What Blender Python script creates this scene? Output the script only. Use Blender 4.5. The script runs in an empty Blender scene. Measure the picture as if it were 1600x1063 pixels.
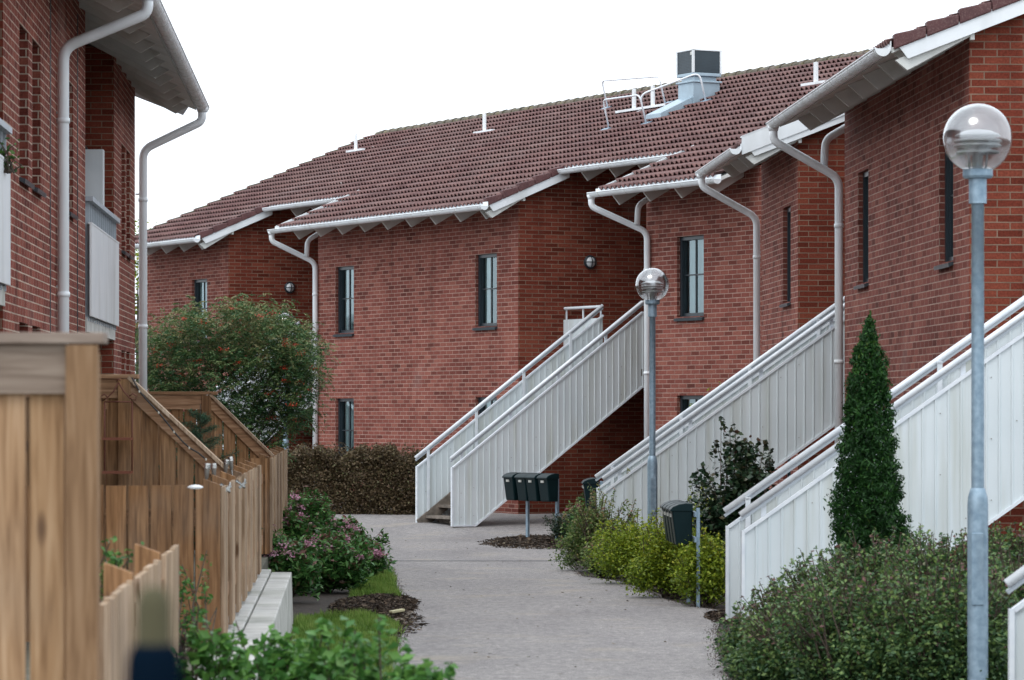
import bpy, math, random
import numpy as np
from mathutils import Vector, Matrix
random.seed(7)
RNG = np.random.default_rng(11)
S = bpy.context.scene
COL = S.collection
R = math.radians
EYE = 2.0                                     # eye height above the path
FPX = 5500.0                                  # focal length in photo pixels (1600 wide)

# ------------------------------------------------------------------ camera
cam = bpy.data.cameras.new('camera'); cam_o = bpy.data.objects.new('camera', cam); COL.objects.link(cam_o)
cam_o.location = (0, 0, EYE); cam_o.rotation_euler = (R(90), 0, 0)
cam.sensor_width = 36; cam.lens = 36*FPX/1600; cam.shift_y = (645-531.5)/1600
cam.clip_start = 0.5; cam.clip_end = 3000
cam.dof.use_dof = True; cam.dof.focus_distance = 50; cam.dof.aperture_fstop = 7.0
S.camera = cam_o
S.view_settings.view_transform = 'Standard'; S.view_settings.look = 'None'
S.view_settings.exposure = 0.60; S.view_settings.gamma = 1.0
S.cycles.max_bounces = 8; S.cycles.transparent_max_bounces = 16; S.cycles.use_denoising = True

# ------------------------------------------------------------------ sky (bright overcast) and a soft sun
SUN_EL, SUN_AZ = 55, -150                      # sun high, behind and left of the camera
w = bpy.data.worlds.new('World'); S.world = w; w.use_nodes = True
nt = w.node_tree; nt.nodes.clear()
out = nt.nodes.new('ShaderNodeOutputWorld')
sky = nt.nodes.new('ShaderNodeTexSky'); sky.sky_type = 'NISHITA'; sky.sun_disc = False
sky.sun_elevation = R(SUN_EL); sky.sun_rotation = R(SUN_AZ); sky.dust_density = 4; sky.air_density = 1
b1 = nt.nodes.new('ShaderNodeBackground'); b1.inputs['Strength'].default_value = 0.10
nt.links.new(sky.outputs[0], b1.inputs['Color'])
b2 = nt.nodes.new('ShaderNodeBackground'); b2.inputs['Strength'].default_value = 1.0
tcw = nt.nodes.new('ShaderNodeTexCoord')
nzw = nt.nodes.new('ShaderNodeTexNoise'); nzw.inputs['Scale'].default_value = 2.2; nzw.inputs['Detail'].default_value = 5
nt.links.new(tcw.outputs['Generated'], nzw.inputs['Vector'])
rpw = nt.nodes.new('ShaderNodeValToRGB')
rpw.color_ramp.elements[0].position = 0.3; rpw.color_ramp.elements[0].color = (.98, 1.06, 1.15, 1)
rpw.color_ramp.elements[1].position = 0.7; rpw.color_ramp.elements[1].color = (1.24, 1.32, 1.40, 1)
nt.links.new(nzw.outputs['Fac'], rpw.inputs[0]); nt.links.new(rpw.outputs[0], b2.inputs['Color'])
mx = nt.nodes.new('ShaderNodeMixShader'); mx.inputs[0].default_value = 0.92
nt.links.new(b1.outputs[0], mx.inputs[1]); nt.links.new(b2.outputs[0], mx.inputs[2]); nt.links.new(mx.outputs[0], out.inputs[0])
sun = bpy.data.lights.new('sun', 'SUN'); sun.energy = 0.6; sun.angle = R(25); sun.color = (1, .97, .93)
sun_o = bpy.data.objects.new('sun', sun); COL.objects.link(sun_o)
sd = Vector((math.sin(R(SUN_AZ))*math.cos(R(SUN_EL)), math.cos(R(SUN_AZ))*math.cos(R(SUN_EL)), math.sin(R(SUN_EL))))
sun_o.rotation_euler = sd.to_track_quat('Z', 'Y').to_euler(); sun_o.location = (0, 0, 40)

# ------------------------------------------------------------------ materials
def new_mat(name):
    m = bpy.data.materials.new(name); m.use_nodes = True
    return m, m.node_tree, m.node_tree.nodes['Principled BSDF']
def N(nt, t, **kw):
    n = nt.nodes.new(t)
    for k, v in kw.items():
        if k in n.inputs: n.inputs[k].default_value = v
        else: setattr(n, k, v)
    return n
def ramp(nt, fac, stops):
    r = nt.nodes.new('ShaderNodeValToRGB'); e = r.color_ramp.elements
    while len(e) < len(stops): e.new(0.5)
    for i, (p, c) in enumerate(stops): e[i].position = p; e[i].color = (*c, 1)
    nt.links.new(fac, r.inputs[0]); return r.outputs[0]
def mixc(nt, fac, a, b, mode='MIX'):
    m = nt.nodes.new('ShaderNodeMix'); m.data_type = 'RGBA'; m.blend_type = mode
    for s, x in ((m.inputs[0], fac), (m.inputs[6], a), (m.inputs[7], b)):
        if hasattr(x, 'links'): nt.links.new(x, s)
        elif isinstance(x, (int, float)): s.default_value = x
        else: s.default_value = (*x, 1)
    return m.outputs[2]
def bump(nt, bs, h, strength=.4, dist=.01):
    b = N(nt, 'ShaderNodeBump', Strength=strength, Distance=dist); nt.links.new(h, b.inputs['Height']); nt.links.new(b.outputs[0], bs.inputs['Normal'])
def coords(nt, scale=(1, 1, 1), kind='Object'):
    tc = nt.nodes.new('ShaderNodeTexCoord'); mp = nt.nodes.new('ShaderNodeMapping'); mp.inputs['Scale'].default_value = scale
    nt.links.new(tc.outputs[kind], mp.inputs[0]); return mp.outputs[0]
def world_coords(nt, scale=(1, 1, 1)):
    g = nt.nodes.new('ShaderNodeNewGeometry'); mp = nt.nodes.new('ShaderNodeMapping'); mp.inputs['Scale'].default_value = scale
    nt.links.new(g.outputs['Position'], mp.inputs[0]); return mp.outputs[0]

def brick_mat(name, c1, c2, mortar):
    m, nt, bs = new_mat(name)
    uv = nt.nodes.new('ShaderNodeUVMap'); uv.uv_map = 'UVMap'
    nj = N(nt, 'ShaderNodeTexNoise', Scale=6.0, Detail=1.0); nt.links.new(uv.outputs[0], nj.inputs['Vector'])
    ma = N(nt, 'ShaderNodeVectorMath', operation='MULTIPLY_ADD'); ma.inputs[1].default_value = (.008, .004, 0); nt.links.new(nj.outputs['Color'], ma.inputs[0]); nt.links.new(uv.outputs[0], ma.inputs[2])
    b = nt.nodes.new('ShaderNodeTexBrick'); b.offset = .5; b.offset_frequency = 2; b.squash = 1
    for k, v in (('Scale', 1), ('Mortar Size', .0062), ('Mortar Smooth', .15), ('Bias', 0), ('Brick Width', .262), ('Row Height', .075)): b.inputs[k].default_value = v
    b.inputs['Color1'].default_value = (0, 0, 0, 1); b.inputs['Color2'].default_value = (1, 1, 1, 1); b.inputs['Mortar'].default_value = (.5, .5, .5, 1)
    nt.links.new(ma.outputs[0], b.inputs['Vector'])
    dark = tuple(x*.68 for x in c1)
    bc = ramp(nt, b.outputs['Color'], [(0, dark), (.03, tuple(x*.82 for x in c1)), (.22, c1), (.6, c2), (1, (c2[0]*1.15, c2[1]*1.3, c2[2]*1.25))])
    n1 = N(nt, 'ShaderNodeTexNoise', Scale=.55, Detail=5.0); nt.links.new(uv.outputs[0], n1.inputs['Vector'])
    bc = mixc(nt, .55, bc, ramp(nt, n1.outputs['Fac'], [(.3, (.66, .62, .62)), (.7, (1.25, 1.22, 1.2))]), 'MULTIPLY')
    n2 = N(nt, 'ShaderNodeTexNoise', Scale=45.0, Detail=3.0); nt.links.new(uv.outputs[0], n2.inputs['Vector'])
    bc = mixc(nt, .7, bc, ramp(nt, n2.outputs['Fac'], [(.3, (.62, .62, .62)), (.7, (1.3, 1.3, 1.3))]), 'MULTIPLY')
    mps = nt.nodes.new('ShaderNodeMapping'); mps.inputs['Scale'].default_value = (2.2, .22, 1); nt.links.new(uv.outputs[0], mps.inputs[0]); nst = N(nt, 'ShaderNodeTexNoise', Scale=1.0, Detail=6.0); nt.links.new(mps.outputs[0], nst.inputs['Vector'])
    n3 = N(nt, 'ShaderNodeTexNoise', Scale=3.0, Detail=4.0); nt.links.new(uv.outputs[0], n3.inputs['Vector'])
    mc = mixc(nt, .8, mortar, ramp(nt, n3.outputs['Fac'], [(.3, (.55, .55, .55)), (.7, (1.15, 1.15, 1.15))]), 'MULTIPLY')
    c = mixc(nt, b.outputs['Fac'], bc, mc)
    c = mixc(nt, 1.0, c, ramp(nt, nst.outputs['Fac'], [(.30, (.72, .70, .70)), (.45, (1, 1, 1)), (.62, (1, 1, 1)), (.75, (1.18, 1.2, 1.2))]), 'MULTIPLY')
    c = mixc(nt, ramp(nt, n1.outputs['Fac'], [(.62, (0, 0, 0)), (.8, (.35, .35, .35))]), c, (.36, .30, .27))
    nt.links.new(c, bs.inputs['Base Color']); bs.inputs['Roughness'].default_value = .9; bs.inputs['Specular IOR Level'].default_value = .12
    inv = N(nt, 'ShaderNodeMath', operation='MULTIPLY_ADD'); inv.inputs[1].default_value = -1; inv.inputs[2].default_value = 1
    nt.links.new(b.outputs['Fac'], inv.inputs[0])
    ad = N(nt, 'ShaderNodeMath', operation='MULTIPLY_ADD'); ad.inputs[1].default_value = .35
    nt.links.new(n2.outputs['Fac'], ad.inputs[0]); nt.links.new(inv.outputs[0], ad.inputs[2])
    bump(nt, bs, ad.outputs[0], .7, .008)
    return m
def noise_mat(name, ca, cb, scale=8, rough=.6, bmp=0.0, bscale=60, metal=0.0, spec=.5, detail=5, stretch=(1, 1, 1), stains=None):
    m, nt, bs = new_mat(name); v = world_coords(nt, stretch)
    n = N(nt, 'ShaderNodeTexNoise', Scale=float(scale), Detail=float(detail)); nt.links.new(v, n.inputs['Vector'])
    c = ramp(nt, n.outputs['Fac'], [(.3, ca), (.7, cb)])
    if stains:
        n2 = N(nt, 'ShaderNodeTexNoise', Scale=stains[0], Detail=6.0); nt.links.new(world_coords(nt, stains[2]), n2.inputs['Vector'])
        c = mixc(nt, ramp(nt, n2.outputs['Fac'], [(.5, (0, 0, 0)), (.75, (1, 1, 1))]), c, stains[1])
    nt.links.new(c, bs.inputs['Base Color']); bs.inputs['Roughness'].default_value = rough; bs.inputs['Metallic'].default_value = metal
    bs.inputs['Specular IOR Level'].default_value = spec
    if bmp:
        n3 = N(nt, 'ShaderNodeTexNoise', Scale=float(bscale), Detail=4.0); nt.links.new(v, n3.inputs['Vector']); bump(nt, bs, n3.outputs['Fac'], bmp, .01)
    return m
def wood_mat(name, ca, cb, cc, axis='z'):
    m, nt, bs = new_mat(name)
    st = {'z': (14, 14, .9), 'x': (.9, 14, 14), 'y': (14, .9, 14)}[axis]
    v = world_coords(nt, st)
    n = N(nt, 'ShaderNodeTexNoise', Scale=3.0, Detail=6.0, Distortion=.6); nt.links.new(v, n.inputs['Vector'])
    at = N(nt, 'ShaderNodeAttribute', attribute_name='rnd')
    c = ramp(nt, n.outputs['Fac'], [(.28, ca), (.5, cb), (.72, cc)])
    c = mixc(nt, .8, c, ramp(nt, at.outputs['Fac'], [(0, (.58, .55, .54)), (.5, (1, .97, .90)), (1, (1.25, 1.27, 1.32))]), 'MULTIPLY')
    vs = {'z': (5, 5, 1.6), 'x': (1.6, 5, 5), 'y': (5, 1.6, 5)}[axis]
    vo = N(nt, 'ShaderNodeTexVoronoi', Scale=1.1); nt.links.new(world_coords(nt, vs), vo.inputs['Vector'])
    c = mixc(nt, ramp(nt, vo.outputs['Distance'], [(.06, (1, 1, 1)), (.13, (0, 0, 0))]), c, (.12, .065, .035))
    n4 = N(nt, 'ShaderNodeTexNoise', Scale=1.3, Detail=4.0); nt.links.new(world_coords(nt), n4.inputs['Vector'])
    c = mixc(nt, ramp(nt, n4.outputs['Fac'], [(.5, (0, 0, 0)), (.8, (.5, .5, .5))]), c, (.22, .18, .14))
    nt.links.new(c, bs.inputs['Base Color']); bs.inputs['Roughness'].default_value = .75; bs.inputs['Specular IOR Level'].default_value = .25
    bump(nt, bs, n.outputs['Fac'], .35, .006)
    return m
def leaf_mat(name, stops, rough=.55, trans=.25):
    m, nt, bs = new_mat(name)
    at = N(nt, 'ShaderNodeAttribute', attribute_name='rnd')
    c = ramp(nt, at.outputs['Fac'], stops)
    nt.links.new(c, bs.inputs['Base Color']); bs.inputs['Roughness'].default_value = rough; bs.inputs['Specular IOR Level'].default_value = .35
    tr = nt.nodes.new('ShaderNodeBsdfTranslucent'); nt.links.new(c, tr.inputs['Color'])
    ms = nt.nodes.new('ShaderNodeMixShader'); ms.inputs[0].default_value = trans
    o = nt.nodes['Material Output']; nt.links.new(bs.outputs[0], ms.inputs[1]); nt.links.new(tr.outputs[0], ms.inputs[2]); nt.links.new(ms.outputs[0], o.inputs[0])
    return m
def plain(name, c, rough=.5, metal=0.0, spec=.5, coat=0.0):
    return noise_mat(name, tuple(x*.88 for x in c), tuple(min(1, x*1.08) for x in c), 5, rough, 0, metal=metal, spec=spec)

M = {}
M['brick_front'] = brick_mat('brick facade', (.185, .058, .045), (.24, .079, .061), (.43, .295, .245))  # pale tone and mortar include sky light glancing off the joints
M['brick_side'] = brick_mat('brick gable', (.15, .033, .020), (.19, .045, .028), (.24, .165, .12))  # same brick without that glancing light; the difference is put into colour
M['brick_left'] = brick_mat('brick left house', (.165, .040, .029), (.22, .060, .043), (.52, .40, .32))  # pale mortar colour includes light caught by the sloped joints
M['white'] = noise_mat('white painted metal', (.76, .80, .83), (.84, .87, .89), 3, .35, .05, 30, spec=.5, stains=(2.0, (.62, .64, .64), (1, 1, .25)))
M['panel'] = noise_mat('painted sheet panel', (.62, .685, .71), (.70, .755, .775), 1.2, .42, .05, 9, stains=(1.3, (.50, .53, .49), (5, 5, .3)))
M['soffit'] = noise_mat('painted soffit boards', (.58, .60, .58), (.70, .71, .68), 2.5, .6, stains=(3.0, (.50, .50, .46), (1, 1, 1)))
M['dark_frame'] = plain('dark window frame', (.018, .028, .036), .35)
M['sill'] = plain('dark sheet sill', (.035, .05, .06), .3)
M['galv'] = noise_mat('galvanised steel', (.20, .29, .37), (.33, .44, .53), 22, .5, .1, 80, metal=.35, stains=(5, (.22, .28, .33), (1, 1, .4)))
M['rail'] = noise_mat('light grey handrail', (.68, .73, .79), (.80, .84, .87), 9, .3, spec=.6)
M['rail_low'] = plain('grey rail base', (.42, .47, .52), .45)
M['dark_box'] = plain('dark green plastic', (.003, .016, .019), .4, spec=.18)
M['label'] = plain('name tag', (.55, .56, .52), .4)
M['navy'] = plain('dark navy plastic', (.003, .008, .016), .9, spec=.0)
M['olive'] = plain('olive stake', (.085, .078, .045), .8, spec=.1)
M['louvre_vent'] = plain('dark vent grille', (.03, .05, .065), .4)
M['vent_metal'] = plain('vent sheet metal', (.36, .46, .53), .4, .3)
M['white_opal'] = plain('opal lamp glass', (.62, .66, .68), .2)
M['tread'] = noise_mat('weathered stair wood', (.10, .085, .07), (.24, .20, .165), 10, .8, .2, 50)
M['wood'] = wood_mat('fence boards', (.12, .058, .024), (.245, .128, .058), (.36, .205, .10))
M['woodx'] = wood_mat('fence rail wood', (.15, .078, .040), (.27, .15, .082), (.38, .24, .145), 'x')
M['wood_pale'] = wood_mat('pale picket wood', (.22, .14, .085), (.38, .27, .18), (.52, .40, .29))
M['wood_near'] = wood_mat('near fence boards', (.19, .105, .052), (.32, .195, .105), (.42, .28, .17))
M['wood_nearx'] = wood_mat('near fence cap', (.15, .11, .085), (.22, .17, .135), (.29, .235, .19), 'x')
M['concrete'] = noise_mat('pale concrete', (.43, .42, .40), (.60, .60, .57), 4, .85, .4, 90, stains=(1.5, (.30, .31, .27), (1, 1, 2)))
M['rust'] = plain('rusty wire', (.13, .035, .02), .7)
M['copper'] = plain('rust brown shelf', (.20, .06, .03), .6)
M['steel'] = plain('brushed steel', (.5, .5, .48), .25, .9)
M['steel_d'] = plain('dull steel', (.25, .24, .22), .4, .5)
M['bark'] = noise_mat('bark', (.045, .032, .024), (.10, .075, .055), 30, .9, .4, 60)
M['wire'] = plain('black wire', (.01, .01, .01), .5)
M['bulb'] = plain('small clear bulbs', (.6, .58, .5), .2)
M['interior'] = plain('dim interior', (.03, .03, .033), .9)
M['curtain'] = plain('curtain and pane reflection', (.60, .74, .74), .9)  # teal also stands in for sky mirrored in panes without curtains
M['sheet_door'] = plain('grey door', (.25, .28, .30), .5)

def tile_mat():
    m, nt, bs = new_mat('red brown roof tiles')
    at = N(nt, 'ShaderNodeAttribute', attribute_name='rnd')
    c = ramp(nt, at.outputs['Fac'], [(0, (.085, .032, .030)), (.5, (.122, .052, .047)), (.95, (.155, .074, .066)), (1, (.25, .085, .06))])
    n = N(nt, 'ShaderNodeTexNoise', Scale=.5, Detail=6.0); nt.links.new(world_coords(nt), n.inputs['Vector'])
    c = mixc(nt, ramp(nt, n.outputs['Fac'], [(.42, (0, 0, 0)), (.72, (.6, .6, .6))]), c, (.145, .085, .075))
    n2 = N(nt, 'ShaderNodeTexNoise', Scale=14.0, Detail=4.0); nt.links.new(world_coords(nt), n2.inputs['Vector'])
    c = mixc(nt, .6, c, ramp(nt, n2.outputs['Fac'], [(.3, (.65, .65, .65)), (.7, (1.3, 1.3, 1.3))]), 'MULTIPLY')
    n3 = N(nt, 'ShaderNodeTexNoise', Scale=7.0, Detail=2.0); nt.links.new(world_coords(nt), n3.inputs['Vector'])
    c = mixc(nt, ramp(nt, n3.outputs['Fac'], [(.74, (0, 0, 0)), (.78, (1, 1, 1))]), c, (.26, .21, .20))
    nt.links.new(c, bs.inputs['Base Color']); bs.inputs['Roughness'].default_value = .6; bs.inputs['Specular IOR Level'].default_value = .4
    return m
M['tile'] = tile_mat()
M['moss_tile'] = noise_mat('mossy ridge tiles', (.06, .06, .035), (.17, .14, .12), 7, .9, .5, 40, stains=(9.0, (.20, .17, .08), (1, 1, 1)))
M['verge_tile'] = noise_mat('verge tiles', (.060, .018, .020), (.10, .032, .032), 6, .65, .15, 60, stains=(60.0, (.16, .09, .08), (1, 1, 1)))
def asphalt():
    m, nt, bs = new_mat('worn asphalt')
    g = world_coords(nt)
    n1 = N(nt, 'ShaderNodeTexNoise', Scale=110.0, Detail=3.0); nt.links.new(g, n1.inputs['Vector'])
    c = ramp(nt, n1.outputs['Fac'], [(.3, (.13, .120, .118)), (.5, (.245, .229, .224)), (.7, (.41, .383, .372))])
    n2 = N(nt, 'ShaderNodeTexNoise', Scale=.7, Detail=7.0, Roughness=.62); nt.links.new(world_coords(nt, (1.3, .5, 1)), n2.inputs['Vector'])
    c = mixc(nt, .9, c, ramp(nt, n2.outputs['Fac'], [(.3, (.78, .77, .79)), (.5, (1, 1, 1)), (.7, (1.14, 1.13, 1.12))]), 'MULTIPLY')
    n4 = N(nt, 'ShaderNodeTexNoise', Scale=14.0, Detail=5.0); nt.links.new(world_coords(nt, (1, .35, 1)), n4.inputs['Vector'])
    c = mixc(nt, .6, c, ramp(nt, n4.outputs['Fac'], [(.35, (.72, .72, .74)), (.65, (1.2, 1.2, 1.18))]), 'MULTIPLY')
    n3 = N(nt, 'ShaderNodeTexNoise', Scale=1.1, Detail=5.0); nt.links.new(g, n3.inputs['Vector'])
    c = mixc(nt, ramp(nt, n3.outputs['Fac'], [(.55, (0, 0, 0)), (.8, (.6, .6, .6))]), c, (.36, .31, .24))
    nt.links.new(c, bs.inputs['Base Color']); bs.inputs['Roughness'].default_value = .85; bump(nt, bs, n1.outputs['Fac'], .6, .012)
    return m
M['asphalt'] = asphalt()
M['tar'] = plain('tar joint', (.07, .07, .08), .6)
M['tar_faint'] = plain('hairline crack', (.15, .14, .14), .9)
M['soil'] = noise_mat('dark soil', (.016, .012, .010), (.06, .045, .035), 18, .95, .8, 50)
M['dust'] = noise_mat('sandy edge', (.16, .13, .10), (.30, .25, .19), 9, .95, .5, 60)
M['lawn'] = noise_mat('lawn base', (.03, .045, .015), (.07, .12, .03), 9, .95)
M['terrace'] = noise_mat('terrace ground', (.07, .075, .05), (.14, .13, .10), 6, .95)
M['chips'] = leaf_mat('mulch chips', [(0, (.012, .009, .007)), (.7, (.06, .042, .03)), (.97, (.14, .1, .07)), (1, (.3, .26, .18))], .9, 0.0)
M['grass'] = leaf_mat('grass blades', [(0, (.06, .13, .02)), (.6, (.15, .26, .04)), (1, (.28, .36, .10))], .6, .3)
M['l_green'] = leaf_mat('green leaves', [(0, (.018, .06, .012)), (.5, (.04, .125, .025)), (.85, (.09, .20, .04)), (1, (.16, .28, .06))], .45)
M['l_hyd'] = leaf_mat('hydrangea leaves', [(0, (.018, .062, .016)), (.4, (.055, .165, .04)), (.74, (.13, .27, .07)), (.82, (.13, .07, .05)), (1, (.26, .12, .10))], .4)
M['l_sprig'] = leaf_mat('fresh sprig leaves', [(0, (.03, .10, .02)), (.5, (.07, .20, .045)), (1, (.16, .33, .07))], .4, .35)
M['l_lime'] = leaf_mat('lime leaves', [(0, (.055, .10, .012)), (.35, (.15, .23, .02)), (.75, (.30, .38, .03)), (1, (.44, .42, .05))], .5, .3)
M['l_olive'] = leaf_mat('green and bronze leaves', [(0, (.035, .075, .02)), (.35, (.11, .18, .045)), (.7, (.20, .27, .085)), (.88, (.27, .20, .09)), (1, (.32, .17, .12))], .5)
M['l_dark'] = leaf_mat('glossy dark leaves', [(0, (.010, .026, .013)), (.55, (.024, .058, .028)), (.85, (.06, .085, .04)), (1, (.11, .06, .04))], .3, .1)
M['l_brown'] = leaf_mat('brown hedge leaves', [(0, (.035, .025, .014)), (.5, (.105, .072, .035)), (.85, (.17, .12, .065)), (.94, (.11, .12, .045)), (1, (.24, .16, .12))], .6, .2)
M['l_rowan'] = leaf_mat('rowan leaves', [(0, (.018, .056, .020)), (.35, (.042, .115, .038)), (.65, (.12, .185, .06)), (1, (.25, .21, .10))], .5, .2)
M['l_thuja'] = leaf_mat('thuja sprays', [(0, (.005, .026, .005)), (.5, (.014, .068, .010)), (.85, (.040, .125, .014)), (1, (.13, .17, .03))], .6, .12)
M['l_low'] = leaf_mat('low shrub leaves', [(0, (.012, .036, .013)), (.3, (.036, .092, .034)), (.6, (.10, .18, .06)), (.86, (.20, .29, .08)), (.91, (.09, .05, .045)), (1, (.19, .09, .085))], .45, .2)
M['l_fir'] = leaf_mat('blue green needles', [(0, (.02, .065, .035)), (1, (.075, .16, .085))], .6, .1)
M['pink'] = leaf_mat('pink flowers', [(0, (.45, .18, .28)), (1, (.66, .42, .50))], .7, .3)
M['rose'] = leaf_mat('dull rose flowers', [(0, (.28, .06, .10)), (1, (.42, .16, .18))], .7, .2)
M['berry'] = leaf_mat('red berries', [(0, (.33, .02, .012)), (1, (.52, .07, .03))], .4, .1)
def glass(name, rough=0.0, tint=(1, 1, 1)):
    m, nt, bs = new_mat(name); bs.inputs['Transmission Weight'].default_value = 1; bs.inputs['Roughness'].default_value = rough
    bs.inputs['IOR'].default_value = 1.49; bs.inputs['Base Color'].default_value = (*tint, 1); return m
def globe_mat():
    m, nt, bs = new_mat('acrylic globe'); bs.inputs['Transmission Weight'].default_value = 1; bs.inputs['Roughness'].default_value = .04; bs.inputs['IOR'].default_value = 1.49
    d = nt.nodes.new('ShaderNodeBsdfGlossy'); d.inputs[0].default_value = (.95, .97, 1, 1); d.inputs['Roughness'].default_value = .16; ms = nt.nodes.new('ShaderNodeMixShader'); ms.inputs[0].default_value = .12
    nt.links.new(bs.outputs[0], ms.inputs[1]); nt.links.new(d.outputs[0], ms.inputs[2]); nt.links.new(ms.outputs[0], nt.nodes['Material Output'].inputs[0]); return m
M['globe'] = globe_mat()
def pane_mat():
    m, nt, bs = new_mat('window glass'); nt.nodes.remove(bs); o = nt.nodes['Material Output']
    t = N(nt, 'ShaderNodeBsdfTransparent'); t.inputs[0].default_value = (.82, .92, .93, 1)
    g = N(nt, 'ShaderNodeBsdfGlossy'); g.inputs['Roughness'].default_value = .02; g.inputs[0].default_value = (.8, .95, 1, 1)
    f = N(nt, 'ShaderNodeFresnel', IOR=2.2); m2 = nt.nodes.new('ShaderNodeMixShader')
    nt.links.new(f.outputs[0], m2.inputs[0]); nt.links.new(t.outputs[0], m2.inputs[1]); nt.links.new(g.outputs[0], m2.inputs[2]); nt.links.new(m2.outputs[0], o.inputs[0])
    return m
M['pane'] = pane_mat()

# ------------------------------------------------------------------ mesh helpers
class MB:
    def __init__(s): s.v = []; s.f = []; s.uv = []; s.r = []
    def quad(s, p, uv=None, r=None):
        n = len(s.v); s.v += [tuple(q) for q in p]; s.f.append(tuple(range(n, n+len(p)))); s.uv.append(uv); s.r.append(random.random() if r is None else r)
    def box(s, a, b, r=None):
        r = random.random() if r is None else r
        x0, y0, z0 = a; x1, y1, z1 = b
        s.hexa([(x0, y0, z0), (x1, y0, z0), (x1, y1, z0), (x0, y1, z0), (x0, y0, z1), (x1, y0, z1), (x1, y1, z1), (x0, y1, z1)], r)
    def hexa(s, p, r=None):
        r = random.random() if r is None else r
        n = len(s.v); s.v += [tuple(q) for q in p]
        for f in ((3, 2, 1, 0), (4, 5, 6, 7), (0, 1, 5, 4), (1, 2, 6, 5), (2, 3, 7, 6), (3, 0, 4, 7)):
            s.f.append(tuple(n+i for i in f)); s.uv.append(None); s.r.append(r)
    def bar(s, a, b, w, h, up=(0, 0, 1), r=None):
        a = Vector(a); b = Vector(b); d = (b-a).normalized(); sx = d.cross(Vector(up))
        if sx.length < 1e-4: sx = Vector((1, 0, 0))
        sx.normalize(); uz = sx.cross(d)
        s.hexa([a-sx*w/2-uz*h/2, b-sx*w/2-uz*h/2, b+sx*w/2-uz*h/2, a+sx*w/2-uz*h/2, a-sx*w/2+uz*h/2, b-sx*w/2+uz*h/2, b+sx*w/2+uz*h/2, a+sx*w/2+uz*h/2], r)
    def tube(s, pts, rad, n=10, cap=True, r=None):
        r = random.random() if r is None else r
        pts = [Vector(p) for p in pts]; rads = rad if isinstance(rad, (list, tuple)) else [rad]*len(pts); base = len(s.v)
        ref = Vector((0, 0, 1)) if abs((pts[-1]-pts[0]).normalized().z) < .9 else Vector((1, 0, 0))
        for i, p in enumerate(pts):
            d = (pts[min(i+1, len(pts)-1)]-pts[max(i-1, 0)]).normalized()
            sx = d.cross(ref)
            if sx.length < 1e-3: sx = d.cross(Vector((0, 1, 0)))
            sx.normalize(); sy = sx.cross(d)
            for k in range(n):
                a = 2*math.pi*k/n; s.v.append(tuple(p+(sx*math.cos(a)+sy*math.sin(a))*rads[i]))
        for i in range(len(pts)-1):
            for k in range(n):
                s.f.append((base+i*n+k, base+i*n+(k+1) % n, base+(i+1)*n+(k+1) % n, base+(i+1)*n+k)); s.uv.append(None); s.r.append(r)
        if cap:
            s.f.append(tuple(base+k for k in range(n))[::-1]); s.uv.append(None); s.r.append(r)
            e = base+(len(pts)-1)*n; s.f.append(tuple(e+k for k in range(n))); s.uv.append(None); s.r.append(r)
    def lathe(s, prof, c=(0, 0, 0), n=24, r=None):
        r = random.random() if r is None else r
        base = len(s.v)
        for (ra, z) in prof:
            for k in range(n):
                a = 2*math.pi*k/n; s.v.append((c[0]+ra*math.cos(a), c[1]+ra*math.sin(a), c[2]+z))
        for i in range(len(prof)-1):
            for k in range(n):
                s.f.append((base+i*n+k, base+i*n+(k+1) % n, base+(i+1)*n+(k+1) % n, base+(i+1)*n+k)); s.uv.append(None); s.r.append(r)
    def prism(s, poly, ax, a, b, r=None):      # poly in the two other axes, extruded along ax from a to b
        r = random.random() if r is None else r
        def P(p, t): return {'x': (t, p[0], p[1]), 'y': (p[0], t, p[1]), 'z': (p[0], p[1], t)}[ax]
        n = len(poly); base = len(s.v)
        s.v += [P(p, a) for p in poly]+[P(p, b) for p in poly]
        fs = [tuple(base+i for i in range(n))[::-1], tuple(base+n+i for i in range(n))]+[(base+i, base+(i+1) % n, base+n+(i+1) % n, base+n+i) for i in range(n)]
        for f in fs: s.f.append(f); s.uv.append(None); s.r.append(r)
    def build(s, name, m, parent=None, world=False, smooth=False, bevel=0, fix=False):
        me = bpy.data.meshes.new(name); vs = s.v
        if world and parent:
            mi = parent_matrix(parent).inverted(); vs = [tuple(mi @ Vector(p)) for p in vs]
        me.from_pydata(vs, [], s.f); me.materials.append(m)
        if any(u is not None for u in s.uv):
            ul = me.uv_layers.new(name='UVMap'); k = 0
            for f, u in zip(s.f, s.uv):
                for i in range(len(f)):
                    ul.data[k].uv = u[i] if u else (0, 0); k += 1
        at = me.attributes.new('rnd', 'FLOAT', 'FACE'); at.data.foreach_set('value', s.r)
        if smooth: me.polygons.foreach_set('use_smooth', [True]*len(me.polygons))
        o = bpy.data.objects.new(name, me); COL.objects.link(o)
        if parent: o.parent = parent
        if bevel:
            bm = o.modifiers.new('bevel', 'BEVEL'); bm.width = bevel; bm.segments = 2; bm.limit_method = 'ANGLE'
        return o
def parent_matrix(p):
    m = Matrix.LocRotScale(p.location, p.rotation_euler, None)
    return parent_matrix(p.parent) @ m if p.parent else m
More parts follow.
